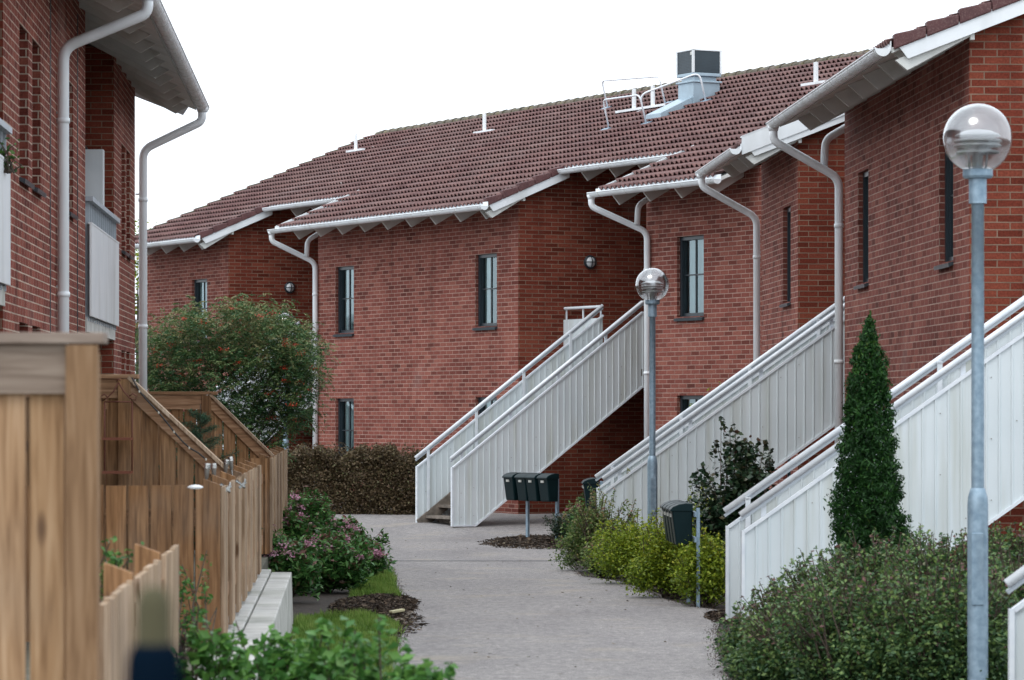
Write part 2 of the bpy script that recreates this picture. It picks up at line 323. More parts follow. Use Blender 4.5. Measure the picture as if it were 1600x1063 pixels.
def np_mesh(name, V, F, rnd, m, parent=None, smooth=False):
    me = bpy.data.meshes.new(name); k = F.shape[1]
    me.vertices.add(len(V)); me.vertices.foreach_set('co', np.ascontiguousarray(V, dtype=np.float32).ravel())
    me.loops.add(F.size); me.loops.foreach_set('vertex_index', F.astype(np.int32).ravel())
    me.polygons.add(len(F)); me.polygons.foreach_set('loop_start', np.arange(0, F.size, k, dtype=np.int32)); me.polygons.foreach_set('loop_total', np.full(len(F), k, dtype=np.int32))
    at = me.attributes.new('rnd', 'FLOAT', 'FACE'); at.data.foreach_set('value', np.asarray(rnd, dtype=np.float32))
    me.update(calc_edges=True); me.materials.append(m)
    if smooth: me.polygons.foreach_set('use_smooth', [True]*len(me.polygons))
    o = bpy.data.objects.new(name, me); COL.objects.link(o)
    if parent: o.parent = parent
    return o
def thing(name, label, cat, loc=(0, 0, 0), rz=0.0, group=None):
    o = bpy.data.objects.new(name, None); COL.objects.link(o); o.location = loc; o.rotation_euler = (0, 0, rz); o.empty_display_size = .2
    o['label'] = label; o['category'] = cat
    if group: o['group'] = group
    return o
def tag(o, label, cat, group=None):
    o['label'] = label; o['category'] = cat
    if group: o['group'] = group
    return o
def struct(o, kind='structure'): o['kind'] = kind; return o
def copy_obj(o, parent, loc=None):
    c = o.copy(); COL.objects.link(c); c.parent = parent
    if loc is not None: c.location = loc
    return c
def copy_thing(root, loc, rz, label, group=None):
    r = root.copy(); COL.objects.link(r); r.location = loc; r.rotation_euler = (0, 0, rz); r['label'] = label
    if group: r['group'] = group
    for ch in list(root.children):
        c = ch.copy(); COL.objects.link(c); c.parent = r
        for g in list(ch.children):
            d = g.copy(); COL.objects.link(d); d.parent = c
    return r
def P(px, py, Y): return Vector(((px-800)*Y/FPX, Y, EYE-(py-645)*Y/FPX))
def gh(Y):
    t = min(1, max(0, (Y-56)/7)); return .2*t*t*(3-2*t)
def G(px, py):                                # ground point under a pixel of the photograph (flat part)
    Y = EYE*FPX/(py-645); return Vector(((px-800)*Y/FPX, Y, 0))

# ------------------------------------------------------------------ ground, path, beds
def strip(name, rows, m, dz, sub=1):           # rows: (Y, X left, X right)
    b = MB(); ys = []
    for i in range(len(rows)-1):
        (a, l0, r0), (c, l1, r1) = rows[i], rows[i+1]; n = max(1, int(abs(c-a)/1.0))
        for k in range(n):
            t0, t1 = k/n, (k+1)/n; Y0, Y1 = a+(c-a)*t0, a+(c-a)*t1
            b.quad([(l0+(l1-l0)*t0, Y0, gh(Y0)+dz), (r0+(r1-r0)*t0, Y0, gh(Y0)+dz), (r0+(r1-r0)*t1, Y1, gh(Y1)+dz), (l0+(l1-l0)*t1, Y1, gh(Y1)+dz)], r=.5)
    return struct(b.build(name, m))
strip('ground', [(-60, -900, 900), (56, -900, 900), (63, -900, 900), (64, -900, 900), (1600, -900, 900)], M['soil'], -.012)
path_rows = [(5, -.35, 1.3), (18, -.55, 1.5), (26.3, -.90, 1.62), (29.5, -.98, 1.72), (32, -1.03, 1.86), (34.5, -1.02, 2.05), (35.6, -.98, 2.1), (36.2, -1.05, 1.87), (37.9, -1.2, 1.61), (41.5, -1.40, 1.35), (43, -1.49, .86), (46, -1.66, .78), (49, -1.85, .82), (51, -1.95, .92), (53.7, -2.1, .25), (55.2, -2.3, -.08), (56, -2.6, -.05), (56.4, -9, 1.0), (57, -16, 2.9), (61.5, -16, 2.6), (62.2, -6, 2.4), (70, -6, 2.4)]
strip('path', path_rows, M['asphalt'], .004)
strip('path_edge_dust', [(r[0], r[1]-.15-.05*math.sin(i*2.1), r[1]+.3) for i, r in enumerate(path_rows[:10])], M['dust'], .001)
b = MB(); b.quad([(-1.75, 47.3, .0078), (.8, 47.3, .0078), (.8, 47.42, .0078), (-1.75, 47.42, .0078)]); struct(b.build('path_joint', M['tar']))
lawn = strip('lawn', [(16, -1.42, -.72), (26, -1.72, -.95), (30, -1.90, -1.06), (33, -2.02, -1.12), (34.2, -2.05, -1.3)], M['lawn'], .0)
lawn2 = strip('verge_lawn', [(37.5, -1.7, -1.22), (41, -1.85, -1.42), (44, -1.95, -1.52)], M['lawn'], .0)
def grass(name, n, rows, label):
    rows = np.array(rows); Y = RNG.uniform(rows[0, 0], rows[-1, 0], n)
    XL = np.interp(Y, rows[:, 0], rows[:, 1]); XR = np.interp(Y, rows[:, 0], rows[:, 2]); X = XL+(XR-XL)*RNG.random(n)
    pn = np.sin(X*9+Y*2.3)+np.sin(X*17-Y*3.1)+np.sin(Y*5.7+X*3); keep = (pn > -1.2) | (RNG.random(n) < .35); X = X[keep]+RNG.normal(0, .025, keep.sum()); Y = Y[keep]; pn = pn[keep]; n = len(X); h = RNG.uniform(.02, .08, n)*(1+.25*pn); a = RNG.uniform(0, 2*np.pi, n); w_ = .006
    lean = RNG.normal(0, .022, (n, 2)); V = np.zeros((n, 3, 3))
    V[:, 0] = np.stack([X-w_*np.cos(a), Y-w_*np.sin(a), np.zeros(n)], 1); V[:, 1] = np.stack([X+w_*np.cos(a), Y+w_*np.sin(a), np.zeros(n)], 1)
    V[:, 2] = np.stack([X+lean[:, 0], Y+lean[:, 1], h], 1)
    o = np_mesh(name, V.reshape(-1, 3), np.arange(n*3).reshape(-1, 3), np.clip(RNG.random(n)*.7+.12*pn+.1, 0, 1), M['grass']); struct(o, 'stuff'); tag(o, label, 'grass'); return o
grass('grass', 70000, [(18, -1.42, -.7), (26, -1.72, -.92), (30, -1.90, -1.0), (33, -2.02, -1.08), (34.3, -2.05, -1.3)], 'short green lawn beside the concrete wall and path')
grass('grass', 12000, [(37.5, -1.7, -1.2), (41, -1.85, -1.38), (44, -1.95, -1.5)], 'narrow strip of grass between pink flowering shrubs and path')
def chips(name, n, cx, cy, rx, ry, hz, label):
    a = RNG.uniform(0, 2*np.pi, n); rr = np.sqrt(RNG.random(n))*RNG.uniform(.75, 1.12, n)
    X = cx+rx*rr*np.cos(a); Y = cy+ry*rr*np.sin(a); Z = hz*np.clip(1-rr**2, 0, 1)*RNG.uniform(.3, 1, n)+.012+np.interp(Y, [56, 63], [0, .2])
    s_ = RNG.uniform(.008, .028, n); V = np.zeros((n, 4, 3)); d1 = RNG.normal(0, 1, (n, 3)); d2 = RNG.normal(0, 1, (n, 3)); d1[:, 2] *= .3
    C_ = np.stack([X, Y, Z], 1)
    V[:, 0] = C_-d1*s_[:, None]; V[:, 1] = C_-d2*s_[:, None]*.4; V[:, 2] = C_+d1*s_[:, None]; V[:, 3] = C_+d2*s_[:, None]*.4
    V[:, :, 2] = np.maximum(V[:, :, 2], .007)
    o = np_mesh(name, V.reshape(-1, 3), np.arange(n*4).reshape(-1, 4), RNG.random(n), M['chips']); struct(o, 'stuff'); tag(o, label, 'mulch')
chips('bark_mulch', 16000, -1.42, 36.3, .42, 2.3, .06, 'dark bark mulch spilling onto the path below pink shrubs')
chips('bark_mulch', 7000, .42, 54.0, .85, 2.6, .06, 'dark bark mulch in the island around the mailbox posts')
chips('bark_mulch', 5000, 2.25, 34.2, .35, 1.3, .04, 'dark mulch at the foot of the nearer white stair')
chips('bark_mulch', 900, -1.12, 33.0, .3, 2.0, .004, 'loose dark crumbs scattered along the left path edge')
def litter(name, n, rows, m, s0, s1, label, cat, edge=None):
    rows = np.array([r[:3] for r in rows]); Y = RNG.uniform(rows[0, 0], rows[-1, 0], n); XL = np.interp(Y, rows[:, 0], rows[:, 1]); XR = np.interp(Y, rows[:, 0], rows[:, 2])
    t_ = RNG.random(n) if edge is None else np.where(RNG.random(n) < .5, np.abs(RNG.normal(0, edge, n)), 1-np.abs(RNG.normal(0, edge, n))); X = XL+(XR-XL)*t_
    V = np.zeros((n, 4, 3)); a = RNG.uniform(0, 6.28, n); sz = RNG.uniform(s0, s1, n)
    for k in range(4): V[:, k, 0] = X+sz*np.cos(a+k*1.57)*(1 if k % 2 else .55); V[:, k, 1] = Y+sz*np.sin(a+k*1.57)*(1 if k % 2 else .55); V[:, k, 2] = .010+RNG.uniform(0, .012, n)*(k % 2)
    o = np_mesh(name, V.reshape(-1, 3), np.arange(n*4).reshape(-1, 4), RNG.random(n), m); struct(o, 'stuff'); tag(o, label, cat)
litter('fallen_leaves', 130, path_rows[1:17], M['l_brown'], .012, .035, 'few small fallen leaves scattered on the asphalt path', 'leaves')
litter('edge_grit', 7000, path_rows[1:17], M['chips'], .002, .008, 'fine dark grit gathered along both edges of the path', 'grit', .018)
b = MB()
for (pts_) in ([(-.6, 39.5), (-.3, 39.8), (.1, 39.7), (.5, 40.1), (.9, 40.0)], [(.3, 31.0), (.45, 32.6), (.35, 34.4), (.6, 36.5)], [(-.9, 44.6), (-.2, 44.4), (.5, 44.7)]):
    for (x0_, y0_), (x1_, y1_) in zip(pts_[:-1], pts_[1:]): b.quad([(x0_, y0_-.008, .0072), (x1_, y1_-.008, .0072), (x1_, y1_+.008, .0072), (x0_, y0_+.008, .0072)])
struct(b.build('path_crack', M['tar_faint']))
b = MB(); b.hexa([(-1.17, 34.5, .03), (-1.06, 34.9, .03), (-1.10, 34.97, .03), (-1.21, 34.57, .03), (-1.17, 34.5, .055), (-1.06, 34.9, .055), (-1.10, 34.97, .055), (-1.21, 34.57, .055)])
tag(b.build('wood_offcut', plain('pale offcut', (.50, .46, .28), .8), bevel=.005), 'pale yellow wood offcut lying on the dark mulch', 'offcut')

# ------------------------------------------------------------------ foliage generator
def leaves(name, C_, size, m, parent, asp=.55, up=.4, rnd=None, fold=.25, droop=0.0):
    n = len(C_); s_ = size*RNG.uniform(.6, 1.3, n)
    a = RNG.normal(0, 1, (n, 3)); a[:, 2] = a[:, 2]*.6-droop; a /= np.linalg.norm(a, axis=1)[:, None]
    nrm = RNG.normal(0, 1, (n, 3)); nrm[:, 2] = np.abs(nrm[:, 2])+up; b_ = np.cross(nrm, a); b_ /= np.linalg.norm(b_, axis=1)[:, None]
    c = np.cross(a, b_)
    V = np.zeros((n, 6, 3)); S_ = s_[:, None]
    V[:, 0] = C_-a*S_*.5; V[:, 1] = C_+b_*S_*asp*.5-a*S_*.05+c*S_*fold*.4; V[:, 2] = C_+a*S_*.5
    V[:, 3] = C_-b_*S_*asp*.5-a*S_*.05+c*S_*fold*.4; V[:, 4] = V[:, 0]; V[:, 5] = V[:, 2]
    F = np.array([[0, 1, 2], [0, 2, 3]])[None]+(np.arange(n)*6)[:, None, None]
    r = RNG.random(n) if rnd is None else rnd
    return np_mesh(name, V.reshape(-1, 3), F.reshape(-1, 3), np.repeat(r, 2), m, parent)
def blob_points(blobs, n, shell=.55, clump=0, cl=.09):
    vol = np.array([b[3]*b[4]*b[5] for b in blobs])**.67; k = RNG.choice(len(blobs), n, p=vol/vol.sum()); B = np.array(blobs)[k]
    d = RNG.normal(0, 1, (n, 3)); d /= np.linalg.norm(d, axis=1)[:, None]; rr = (shell+(1-shell)*RNG.random(n)**.6)*RNG.uniform(.85, 1.06, n)
    p = B[:, :3]+d*B[:, 3:6]*rr[:, None]
    if clump:
        q = p[RNG.integers(0, n, clump)]; tgt = q[RNG.integers(0, clump, n)]+RNG.normal(0, cl, (n, 3)); mask = RNG.random(n) < .65; p[mask] = tgt[mask]
    return p
def stems(b, base, tips, r0=.012, r1=.004, sag=.1):
    for t in tips:
        t = Vector(t); base_ = Vector(base)+Vector((random.uniform(-.1, .1), random.uniform(-.1, .1), 0)); mid = base_.lerp(t, .5)+Vector((random.uniform(-sag, sag), random.uniform(-sag, sag), 0))
        b.tube([base_, mid, t], [r0, (r0+r1)/2, r1], 5, False)
def shrub(name, label, cx, base_py, top_py, wpx, m, n=6000, leaf=.05, Y=None, blobs=7, dy=.8, group=None, flowers=None, asp=.55, up=.4, sprigs=0, cat='shrub', shell=.35, cl=.06, z0=0.0, spr_h=.3):
    Yc = Y or EYE*FPX/(base_py-645); px = FPX/Yc; X = (cx-800)/px; W = wpx/px/2; H = max(.25, EYE-(top_py-645)/px)-z0
    t = thing(name, label, cat, (X, Yc, z0), group=group)
    bl = []
    for i in range(blobs):
        a = random.uniform(-1, 1); hh = H*random.uniform(.62, .94)*(1-.22*abs(a)**2)
        bl.append((a*W*.68, random.uniform(-dy, dy)*W*.6, hh*.58, W*random.uniform(.4, .58), W*random.uniform(.45, .65)*dy, hh*.52))
    bl.append((0, 0, H*.48, W*.72, W*.7*dy, H*.46))
    p = blob_points(bl, n, shell, clump=max(20, n//40), cl=cl); p[:, 2] = np.abs(p[:, 2])+.02
    tips = []
    for i in range(sprigs):
        a = random.uniform(-1, 1); q = np.array([a*W*.95, random.uniform(-.5, .5)*W*dy, H*random.uniform(.7, .95)*(1-.2*a*a)])
        d = np.array([random.uniform(-.35, .35), random.uniform(-.3, .3), 1.0])*spr_h*random.uniform(.5, 1.1); tips.append(tuple(q+d))
        kk = 26; tt = RNG.random(kk)[:, None]; p = np.concatenate([p, q+d*tt+RNG.normal(0, .022, (kk, 3))*(1.5-tt)])
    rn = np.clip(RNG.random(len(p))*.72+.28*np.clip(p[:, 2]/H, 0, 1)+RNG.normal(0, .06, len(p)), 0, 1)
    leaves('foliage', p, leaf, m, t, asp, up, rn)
    b = MB(); tp = tips+[tuple(p[i]) for i in RNG.integers(0, n, 26)]; stems(b, (0, 0, 0), tp, .009, .003); b.build('stem', M['bark'], t)
    if flowers:
        fm, fn = flowers; q = p[(p[:, 2] > H*.5) & (p[:, 1] < 0)]; q = q[RNG.integers(0, len(q), fn)]+np.array([0, -.10, .05])
        q = np.repeat(q, 40, 0)+RNG.normal(0, 1, (fn*40, 3))*np.array([.034, .034, .022]); leaves('flower', q, .03, M[fm], t, .9, 1)
    return t

# ------------------------------------------------------------------ building parts
def wall_face(b, x0, x1, z0, z1, openings, y=0.0, depth=.16, off=0.0):
    xs = sorted({x0, x1, *[o[0] for o in openings], *[o[1] for o in openings]}); zs = sorted({z0, z1, *[o[2] for o in openings], *[o[3] for o in openings]})
    for i in range(len(xs)-1):
        for k in range(len(zs)-1):
            cx, cz = (xs[i]+xs[i+1])/2, (zs[k]+zs[k+1])/2
            if any(o[0] < cx < o[1] and o[2] < cz < o[3] for o in openings): continue
            q = [(xs[i+1], y, zs[k]), (xs[i], y, zs[k]), (xs[i], y, zs[k+1]), (xs[i+1], y, zs[k+1])]
            b.quad(q, [(p[0]+off, p[2]) for p in q], .5)
    for (a, c, d, e) in openings:
        for q in ([(a, y, d), (a, y-depth, d), (a, y-depth, e), (a, y, e)], [(c, y-depth, d), (c, y, d), (c, y, e), (c, y-depth, e)]):
            b.quad(q, [(p[1]+off+.13, p[2]) for p in q], .5)
        q = [(a, y, e), (a, y-depth, e), (c, y-depth, e), (c, y, e)]; b.quad(q, [(p[0], p[1]) for p in q], .5)
        q = [(a, y-depth, d), (a, y, d), (c, y, d), (c, y-depth, d)]; b.quad(q, [(p[0], p[1]) for p in q], .5)
def window(parent, x0, x1, z0, z1, y=0.0, kind=0, depth=.11):
    yf = y-depth; b = MB(); t = .062
    b.box((x0+.003, yf-.05, z0+.003), (x0+t, yf+.04, z1-.003)); b.box((x1-t, yf-.05, z0+.003), (x1-.003, yf+.04, z1-.003))
    b.box((x0+t, yf-.05, z1-t), (x1-t, yf+.038, z1-.003)); b.box((x0+t, yf-.05, z0+.003), (x1-t, yf+.01, z0+t))
    xm = (x0+x1)/2; b.box((xm-.014, yf-.03, z0+t), (xm+.014, yf-.004, z1-t)); zm = z0+(z1-z0)*.52; b.box((x0+t, yf-.032, zm-.012), (x1-t, yf-.006, zm+.012))
    b.box((x0+t, yf-.045, z0+t), (x0+t+.016, yf-.002, z1-t)); b.box((x1-t-.016, yf-.045, z0+t), (x1-t, yf-.002, z1-t))
    wf = b.build('window', M['dark_frame'], parent)
    b = MB(); b.quad([(x1-t, yf-.02, z0+t), (x0+t, yf-.02, z0+t), (x0+t, yf-.02, z1-t), (x1-t, yf-.02, z1-t)]); b.build('pane', M['pane'], wf)
    b = MB(); b.hexa([(x0-.02, y-.10, z0+.004), (x1+.02, y-.10, z0+.004), (x1+.02, y+.05, z0-.07), (x0-.02, y+.05, z0-.07), (x0-.02, y-.10, z0+.02), (x1+.02, y-.10, z0+.02), (x1+.02, y+.055, z0-.03), (x0-.02, y+.055, z0-.03)])
    b.build('sill', M['sill'], wf)
    b = MB(); w_ = x1-x0
    for (a, c) in ([(.03, .6), (.74, .97)] if kind == 0 else [(.03, .40), (.58, .97)] if kind == 1 else [(.03, .97)]):  # drawn behind bare panes too, in place of their pale reflection
        n = int((c-a)*w_/.012); pts = [(x0+w_*a+k*.012, yf-.09+.014*math.sin(k*1.1)+.008*math.sin(k*.37)) for k in range(n+1)]
        for k in range(n): b.quad([(pts[k][0], pts[k][1], z0+.02), (pts[k+1][0], pts[k+1][1], z0+.02), (pts[k+1][0], pts[k+1][1], z1-.02), (pts[k][0], pts[k][1], z1-.02)], r=.5)
    b.build('curtain', M['curtain'], wf, smooth=True)
    b = MB(); X0, X1, Z0, Z1, Y0, Y1 = x0-.4, x1+.4, z0-.3, z1+.1, yf-.06, yf-1.6
    for q in ([(X0, Y1, Z0), (X1, Y1, Z0), (X1, Y1, Z1), (X0, Y1, Z1)], [(X0, Y0, Z0), (X0, Y1, Z0), (X0, Y1, Z1), (X0, Y0, Z1)], [(X1, Y0, Z0), (X1, Y1, Z0), (X1, Y1, Z1), (X1, Y0, Z1)], [(X0, Y0, Z0), (X1, Y0, Z0), (X1, Y1, Z0), (X0, Y1, Z0)], [(X0, Y0, Z1), (X1, Y0, Z1), (X1, Y1, Z1), (X0, Y1, Z1)]): b.quad(q)
    b.build('room_interior', M['interior'], wf)
    return wf
def rz_of(zg, T, y): return zg+(.83-y)*T
def module_wall(parent, x0, x1, ops, zg, T, D=5.55, mf='brick_front', ms='brick_side', zb=-.6, D1=None):
    """front wall with openings and the two gable walls of one module, as one mesh each"""
    zt = rz_of(zg, T, 0)-.13; zr = rz_of(zg, T, -D)-.13
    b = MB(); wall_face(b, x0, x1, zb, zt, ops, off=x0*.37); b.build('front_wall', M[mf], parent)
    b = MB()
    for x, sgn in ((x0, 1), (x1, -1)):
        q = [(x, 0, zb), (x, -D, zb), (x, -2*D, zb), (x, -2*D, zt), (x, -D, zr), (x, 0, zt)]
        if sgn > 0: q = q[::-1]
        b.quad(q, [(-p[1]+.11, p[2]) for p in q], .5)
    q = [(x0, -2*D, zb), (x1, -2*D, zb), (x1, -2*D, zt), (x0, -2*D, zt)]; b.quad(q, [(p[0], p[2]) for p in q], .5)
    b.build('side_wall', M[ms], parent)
def recess_wall(parent, x0, x1, y, zg, T, door=None, ms='brick_side'):
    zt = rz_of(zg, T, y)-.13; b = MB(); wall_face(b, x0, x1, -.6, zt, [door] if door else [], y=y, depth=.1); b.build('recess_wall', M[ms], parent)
    if door:
        b = MB(); b.box((door[0]+.004, y-.09, door[2]+.004), (door[1]-.004, y-.05, door[3]-.004)); d = b.build('door', M['sheet_door'], parent)
        b = MB(); b.box((door[0]+.1, y-.05, door[2]+1.0), (door[0]+.2, y-.02, door[2]+1.03)); b.build('handle', M['steel'], d)
GAUGE, WAVE = .35, .15
def tile_roof(parent, segs, zg, T, D, name='roof'):
    """segs: list of (x0, x1, first course); courses of profiled tiles with open rolls"""
    L = math.hypot(1, T); cs, sn = 1/L, T/L; ncourse = int(round((D+.83)*L/GAUGE)); Vs, Fs, Rs = [], [], []; base = 0
    for i in range(ncourse):
        for (x0, x1, k0) in segs:
            if i < k0: continue
            nx = int((x1-x0)/WAVE)*6; x = np.linspace(x0, x1, nx+1); ph = 2*np.pi*x/WAVE
            prof = (.5+.5*np.cos(ph))**.8; s0, s1 = i*GAUGE, (i+1)*GAUGE+.05
            jit = RNG.normal(0, .0025, nx//12+2)[np.arange(nx+1)//12]
            rows = [(s0, .012+.066*prof+jit-.012), (s0, .012+.066*prof+jit), (s0+.03, .012+.062*prof+jit), (s1-.05, .0+.020*prof+jit*.5), (s1, -.010+.012*prof)]
            for (s_, h) in rows:
                y = .83-s_*cs+h*sn; z = zg+s_*sn+h*cs+0*x; Vs.append(np.stack([x, y+0*x, z], 1))
            n = nx+1; nr = len(rows); tr = RNG.random(nx//12+2)
            for r_ in range(nr-1):
                a = base+r_*n+np.arange(nx); Fs.append(np.stack([a, a+n, a+n+1, a+1], 1)); Rs.append(tr[np.arange(nx)//12]*(0.96 if r_ else .4))
            base += n*nr
    o = np_mesh(name, np.concatenate(Vs), np.concatenate(Fs), np.concatenate(Rs), M['tile'], parent, smooth=False)
    return o
def back_slope(parent_roof, x0, x1, zg, T, D, segs):
    b = MB(); zr = rz_of(zg, T, -D)
    b.hexa([(x0, -D, zr-.14), (x1, -D, zr-.14), (x1, -2*D-.8, zg-.14), (x0, -2*D-.8, zg-.14), (x0, -D, zr+.02), (x1, -D, zr+.02), (x1, -2*D-.8, zg+.02), (x0, -2*D-.8, zg+.02)])
    b.build('back_slope', M['verge_tile'], parent_roof)
def deck(parent, segs, zg, T, D):              # boards under the tiles, seen as the soffit
    b = MB(); L = math.hypot(1, T)
    for (x0, x1, k0) in segs:
        y0 = .80-(k0*GAUGE)/L
        y1 = -D; b.hexa([(x0, y0, rz_of(zg, T, y0)-.085), (x1, y0, rz_of(zg, T, y0)-.085), (x1, y1, rz_of(zg, T, y1)-.085), (x0, y1, rz_of(zg, T, y1)-.085), (x0, y0, rz_of(zg, T, y0)-.03), (x1, y0, rz_of(zg, T, y0)-.03), (x1, y1, rz_of(zg, T, y1)-.03), (x0, y1, rz_of(zg, T, y1)-.03)])
    b.build('soffit', M['soffit'], parent)
def rafter_mesh(zg, T, length=.95, depth=.215):
    b = MB(); zt = lambda y: rz_of(zg, T, y)-.088
    ya, yb = .70, .70-length
    b.prism([(ya, zt(ya)), (ya-.17, zt(ya)-depth+.02), (yb, zt(yb)-depth+.06), (yb, zt(yb))], 'x', -.022, .022)
    return b
def rafters(parent, xs, zg, T, dy=0.0, length=.95, depth=.215):
    o = rafter_mesh(zg, T, length, depth).build('rafter', M['soffit'], parent); o.location = (xs[0], -dy, dy*T)
    for x in xs[1:]: copy_obj(o, parent, (x, -dy, dy*T))
def gutter(parent, x0, x1, y, z, rad=.074, caps=True, brackets=.5):
    b = MB(); n = 10
    for R_, flip in ((rad, 0), (rad-.006, 1)):
        pr = [(y+R_*math.cos(math.pi*k/n), z-R_*math.sin(math.pi*k/n)) for k in range(n+1)]
        for k in range(n):
            q = [(x0, *pr[k]), (x1, *pr[k]), (x1, *pr[k+1]), (x0, *pr[k+1])]; b.quad(q if not flip else q[::-1], r=.5)
    b.tube([(x0, y+rad, z+.002), (x1, y+rad, z+.002)], .010, 6)
    b.box((x0+.02, y-rad-.014, z-.02), (x1-.02, y-rad-.003, z+.075))
    g = b.build('gutter', M['white'], parent, smooth=False)
    if caps:
        for x in (x0, x1):
            b = MB(); b.prism([(y+(rad+.004)*math.cos(math.pi*k/n), z-(rad+.004)*math.sin(math.pi*k/n)) for k in range(n+1)], 'x', x-.006, x+.006); b.build('end_cap', M['white'], g)
    if brackets:
        b = MB(); pr = [(0, y+(rad+.002)*math.cos(math.pi*k/n), z-(rad+.002)*math.sin(math.pi*k/n)) for k in range(n+1)]
        for k in range(n): b.bar(pr[k], pr[k+1], .004, .012, up=(1, 0, 0))
        br = b.build('bracket', M['soffit'], g); x = x0+.12; br.location = (x, 0, 0); x += brackets
        while x < x1: copy_obj(br, g, (x, 0, 0)); x += brackets
    return g
def smooth_path(pts, rad=.12, n=5):
    out_ = [Vector(pts[0])]
    for i in range(1, len(pts)-1):
        a, p, c = Vector(pts[i-1]), Vector(pts[i]), Vector(pts[i+1]); d1 = (a-p).normalized(); d2 = (c-p).normalized()
        r_ = min(rad, (a-p).length*.45, (c-p).length*.45)
        s_, e = p+d1*r_, p+d2*r_
        for k in range(n+1):
            t = k/n; out_.append((1-t)**2*s_+2*t*(1-t)*p+t*t*e)
    out_.append(Vector(pts[-1])); return out_
def downpipe(parent, x, yw, ztop, zbot=0, yg=.83, x_out=None, zneck=.42, r_=.052, branch=None, collars=(.0,)):
    xo = x if x_out is None else x_out
    b = MB(); b.tube(smooth_path([(xo, yg, ztop-.05), (xo, yg, ztop-.22), (x, yw, ztop-.22-zneck), (x, yw, zbot)], .13), r_, 12)
    b.tube([(xo, yg, ztop-.03), (xo, yg, ztop-.10)], [r_+.025, r_+.004], 12)
    for z in (ztop-1.3, ztop-3.0, ztop-4.5): b.tube([(x, yw, z), (x, yw, z+.05)], r_+.008, 12); b.bar((x, yw-.02, z+.1), (x, 0, z+.1), .02, .02)
    if branch: b.tube(smooth_path(branch, .1), r_*.92, 12)
    return b.build('downpipe', M['white'], parent, smooth=True)
def verge(parent, x, zg, T, y0, y1, side=-1, sheet=False, bevel_end=True):
    """barge board with verge tiles on top, in the plane x = const; side -1 faces the camera"""
    zt = lambda y: rz_of(zg, T, y)
    b = MB(); b.prism([(y0, zt(y0)-.035), (y0-.10, zt(y0-.1)-.205), (y1, zt(y1)-.205), (y1, zt(y1)-.035)], 'x', x-.014, x+.014)
    bb = b.build('bargeboard', M['white'], parent)
    b = MB(); b.prism([(y0+.02, zt(y0+.02)-.17), (y0-.10, zt(y0-.10)-.315), (0, zt(0)-.22), (0, zt(0)-.12)], 'x', x+.03, x+.10); b.box((x+.02, -.03, zt(0)-.26), (x+.10, .012, zt(0)-.10)); b.build('box_end', M['soffit'], bb)
    if sheet:
        b = MB(); b.prism([(y0+.08, zt(y0+.08)-.12), (y1, zt(y1)-.12), (y1, zt(y1)+.13), (y0+.08, zt(y0+.08)+.13)], 'x', x-.03, x-.016); b.prism([(y0+.08, zt(y0+.08)+.12), (y1, zt(y1)+.12), (y1, zt(y1)+.14), (y0+.08, zt(y0+.08)+.14)], 'x', x-.03, x+.14); b.build('sheet_flashing', M['white'], parent)
    else:
        L = math.hypot(1, T); n = int((y0-y1)*L/GAUGE); k = 0; b = MB()
        for i in range(n):
            a = y0+.04-i*GAUGE/L; c = a-GAUGE/L+.006; l1 = .095; l2 = .04
            b.hexa([(x-.035, a, zt(a)-.06), (x+.12, a, zt(a)-.06), (x+.12, c, zt(c)-.06), (x-.035, c, zt(c)-.06), (x-.025, a, zt(a)+l1), (x+.12, a, zt(a)+l1), (x+.12, c, zt(c)+l2), (x-.025, c, zt(c)+l2)])
        b.build('verge_tiles', M['verge_tile'], parent, bevel=.012)

